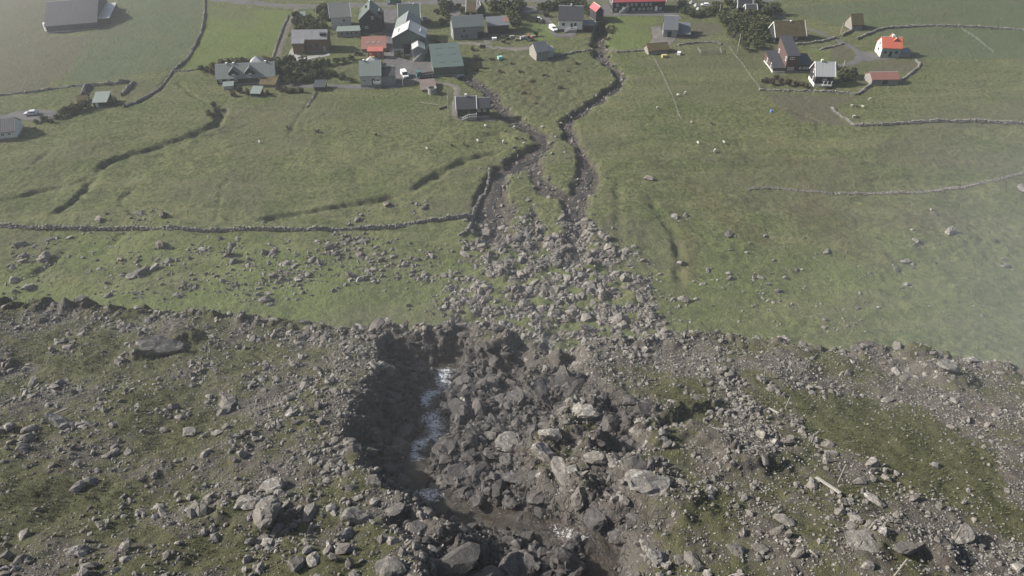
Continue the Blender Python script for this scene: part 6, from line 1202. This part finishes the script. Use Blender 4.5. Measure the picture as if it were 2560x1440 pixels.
# ------------------------------------------------------------------ labels that tell look-alike boulders and trees apart by size and by what they lie beside
def single_out(group, what, marks, to_world):
    W = to_world([m[0] for m in marks]); cl = {}
    for o in [o for o in COL.objects if o.get('group') == group and o.parent is None]:
        k = int(np.argmin((W[:, 0] - o.location.x) ** 2 + (W[:, 1] - o.location.y) ** 2)); cl.setdefault(k, []).append(o)
    for k, os_ in cl.items():
        os_.sort(key=lambda o: -max(o.scale)); n = len(os_)
        for i, o in enumerate(os_):
            r = 'single ' if n == 1 else 'largest ' if i == 0 else 'second largest ' if i == 1 and n > 3 else 'third largest ' if i == 2 and n > 6 else 'smallest ' if i == n - 1 else ''
            o['label'] = f'{r}{what} {marks[k][1]}'
FM = [((60, 600), 'by the long drystone wall near the short grassy ditch'), ((110, 690), 'in stony pasture between the short ditch and the rim'), ((330, 545), 'above the middle of the long drystone wall'), ((370, 680), 'in the rock heap amid the stony pasture'), ((480, 620), 'just below the middle of the long drystone wall'),
      ((590, 660), 'in stony pasture straight below the long wall'), ((780, 680), 'in the broad rock scatter of the stony pasture'), ((870, 615), 'in the rock scatter close under the long wall'), ((970, 525), 'beside the thin ditch above the long wall'), ((910, 690), 'in the rock scatter close behind the rim'), ((1060, 670), 'between the stony pasture and boulder fan'), ((640, 750), 'just behind the terrace rim below the stony pasture'),
      ((1620, 447), 'in pasture beside the narrow stream'), ((1700, 545), 'beside the earthy crease in the wide pasture'), ((1715, 700), 'in wide pasture beside the fan edge'), ((1850, 690), 'amid the tussocks of the wide pasture'), ((1930, 730), 'in tussocks of the wide pasture close behind the rim'), ((1840, 590), 'in wide pasture above the tussocks'), ((2250, 650), 'in wide pasture below the row of white stones'), ((2500, 640), 'in the misty end of the wide pasture')]
single_out('boulders lying in the fields', 'grey weathered boulder', FM, FB)
KM = [((1250, 580), 'at the fan head below the wall junction'), ((1350, 590), 'at the fan head between the stream beds'), ((1460, 580), 'at the fan head beside the narrow stream'), ((1170, 690), 'on the fan edge towards the stony pasture'), ((1300, 700), 'in the middle of the boulder fan'), ((1400, 690), 'in the boulder fan below the narrow stream'), ((1530, 690), 'on the fan edge towards the wide pasture'),
      ((1560, 800), 'at the fan foot towards the wide pasture'), ((1420, 790), 'at the fan foot behind the gully head'), ((1220, 780), 'at the fan foot towards the stony pasture'), ((1340, 480), 'between the braided stream beds above the fan')]
single_out('boulders of the fan along the stream', 'pale grey boulder', KM, FB)
GM = [((1000, 900), 'under the dark gully wall'), ((1180, 900), 'at the upper end of the beck'), ((1250, 1000), 'beside the middle of the beck'), ((1300, 1100), 'in the block heap before the grassy outcrop'), ((1400, 930), 'at the gully head below the rim'), ((1560, 1060), 'in the side channel past the grassy outcrop'), ((1200, 1240), 'beside the brown pool'), ((1400, 1350), 'by the lower white water'), ((1290, 1290), 'between the brown pool and lower white water'), ((1540, 1290), 'under the wide smooth slab of the gully edge'), ((1530, 1400), 'near the flat dark square slab'), ((1280, 1400), 'beside the broad cracked brown slab'), ((1160, 1380), 'at the gully bank below the brown pool'), ((1000, 1100), 'in the shaded hollow beside the beck')]
single_out('boulders in the gully', 'brown angular boulder', GM, NB)
LM = [((400, 880), 'near the broad flat slab behind the rim'), ((150, 1080), 'near the low pale slab with white end'), ((480, 1080), 'near the smooth dark boulder'), ((660, 1280), 'near the white-lichened boulder'), ((880, 1320), 'in the stone heap by the gully'), ((60, 1330), 'near the rounded boulder pair at the terrace foot'), ((240, 1210), 'near the dark split boulder'), ((520, 1400), 'in grass below the white-lichened boulder'), ((740, 1415), 'near the tall pointed boulder'), ((200, 1370), 'near the pale egg-shaped boulder'), ((2060, 1220), 'near the long timber plank'), ((1880, 1030), 'near the band of tumbled stones'), ((2350, 950), 'in mist near the whitish rim boulder'), ((2300, 1370), 'near the long low crag'), ((1750, 1350), 'in grass beside the gully edge'), ((1720, 1120), 'on the stony shelf beyond the gully'), ((850, 900), 'in scree behind the rim beside the gully'), ((2450, 1150), 'in the misty grass of the terrace')]
single_out('loose boulders on the terrace scree', 'grey angular boulder', LM, NB)
RM = [((50, 770), 'on the rim above the short grassy ditch'), ((350, 770), 'on the rim behind the broad flat slab'), ((650, 795), 'on the rim below the stony pasture'), ((900, 812), 'on the rim beside the dark gully wall'), ((1150, 806), 'on the rim at the gully head'), ((1420, 860), 'on the rim before the fan foot'), ((1740, 838), 'on the rim beside the thin iron posts'), ((2000, 862), 'on the rim above the ruined walls'), ((2380, 896), 'on the misty rim by the whitish boulder'), ((2700, 950), 'on the rim lost in mist')]
single_out('rocks along the terrace rim', 'rugged rock', RM, NB)
TM = [((1800, 40), 'in the grove beside the barn garden'), ((1830, 85), 'in the grove behind the bare tall pole'), ((1880, 110), 'in the grove edge above the maroon house'), ((1910, 80), 'in the grove beside the turf-roofed long house'), ((1870, 55), 'in the grove below the white-trimmed house')]
single_out('grove beside the turf-roofed long house', 'dark leafy tree', TM, FB)
BM = [((705, 170), 'in the thicket beside the farm track end'), ((750, 165), 'in the thicket under the timber house terrace'), ((790, 182), 'in the thicket towards the lawn hedge'), ((740, 205), 'in the thicket above the paved lane')]
single_out('thicket below the brown timber house', 'dense bush', BM, FB)
# ------------------------------------------------------------------ the air
def haze():
    m = MB(); m.box(-2600, 2600, -120, 2000, -12.0, 128.0)
    o = m.build('haze', None); tag(o, 'thin pale haze filling the air over the village and hillside', 'haze', kind='stuff')
    t = NT('haze_air'); t.t.nodes.remove(t.b)
    v = t.n('ShaderNodeVolumePrincipled'); v.inputs['Density'].default_value = HAZE_DENSITY; v.inputs['Color'].default_value = (.90, .95, 1.0, 1)
    v.inputs['Anisotropy'].default_value = 0.25
    t.l(v.outputs[0], t.out.inputs['Volume']); o.data.materials.append(t.m)
haze()
def mist(label, c, r, density):
    """a soft bank of drifting cloud: a closed rounded body of even air"""
    V, F = ICO[3]; me = mesh_np('mist', V, F, True); o = obj('mist', me, loc=c); o.scale = r
    t = NT('mist_air'); t.t.nodes.remove(t.b); v = t.n('ShaderNodeVolumePrincipled'); v.inputs['Color'].default_value = (.92, .95, .98, 1); v.inputs['Anisotropy'].default_value = .25
    ln = t.n('ShaderNodeVectorMath', operation='LENGTH'); t.l(t.loc(), ln.inputs[0])
    f = t.n('ShaderNodeMapRange', interpolation_type='SMOOTHERSTEP'); t.l(ln.outputs['Value'], f.inputs['Value']); f.inputs['From Min'].default_value = .98; f.inputs['From Max'].default_value = .05; f.inputs['To Min'].default_value = 0; f.inputs['To Max'].default_value = density
    t.l(f.outputs[0], v.inputs['Density'])
    t.l(v.outputs[0], t.out.inputs['Volume']); me.materials.append(t.m); tag(o, label, 'mist', kind='stuff')
mist('thin drifting mist over the mown hayfield and farm barn', (-215, 265, 45), (150, 230, 70), .0008)
mist('drifting wisp of cloud beside the terrace over the wide pasture', (60, 36, 62), (48, 64, 38), .0090)
mist('thin veil of mist hanging over the gully and terrace', (4, 34, 57), (85, 54, 40), .0020)
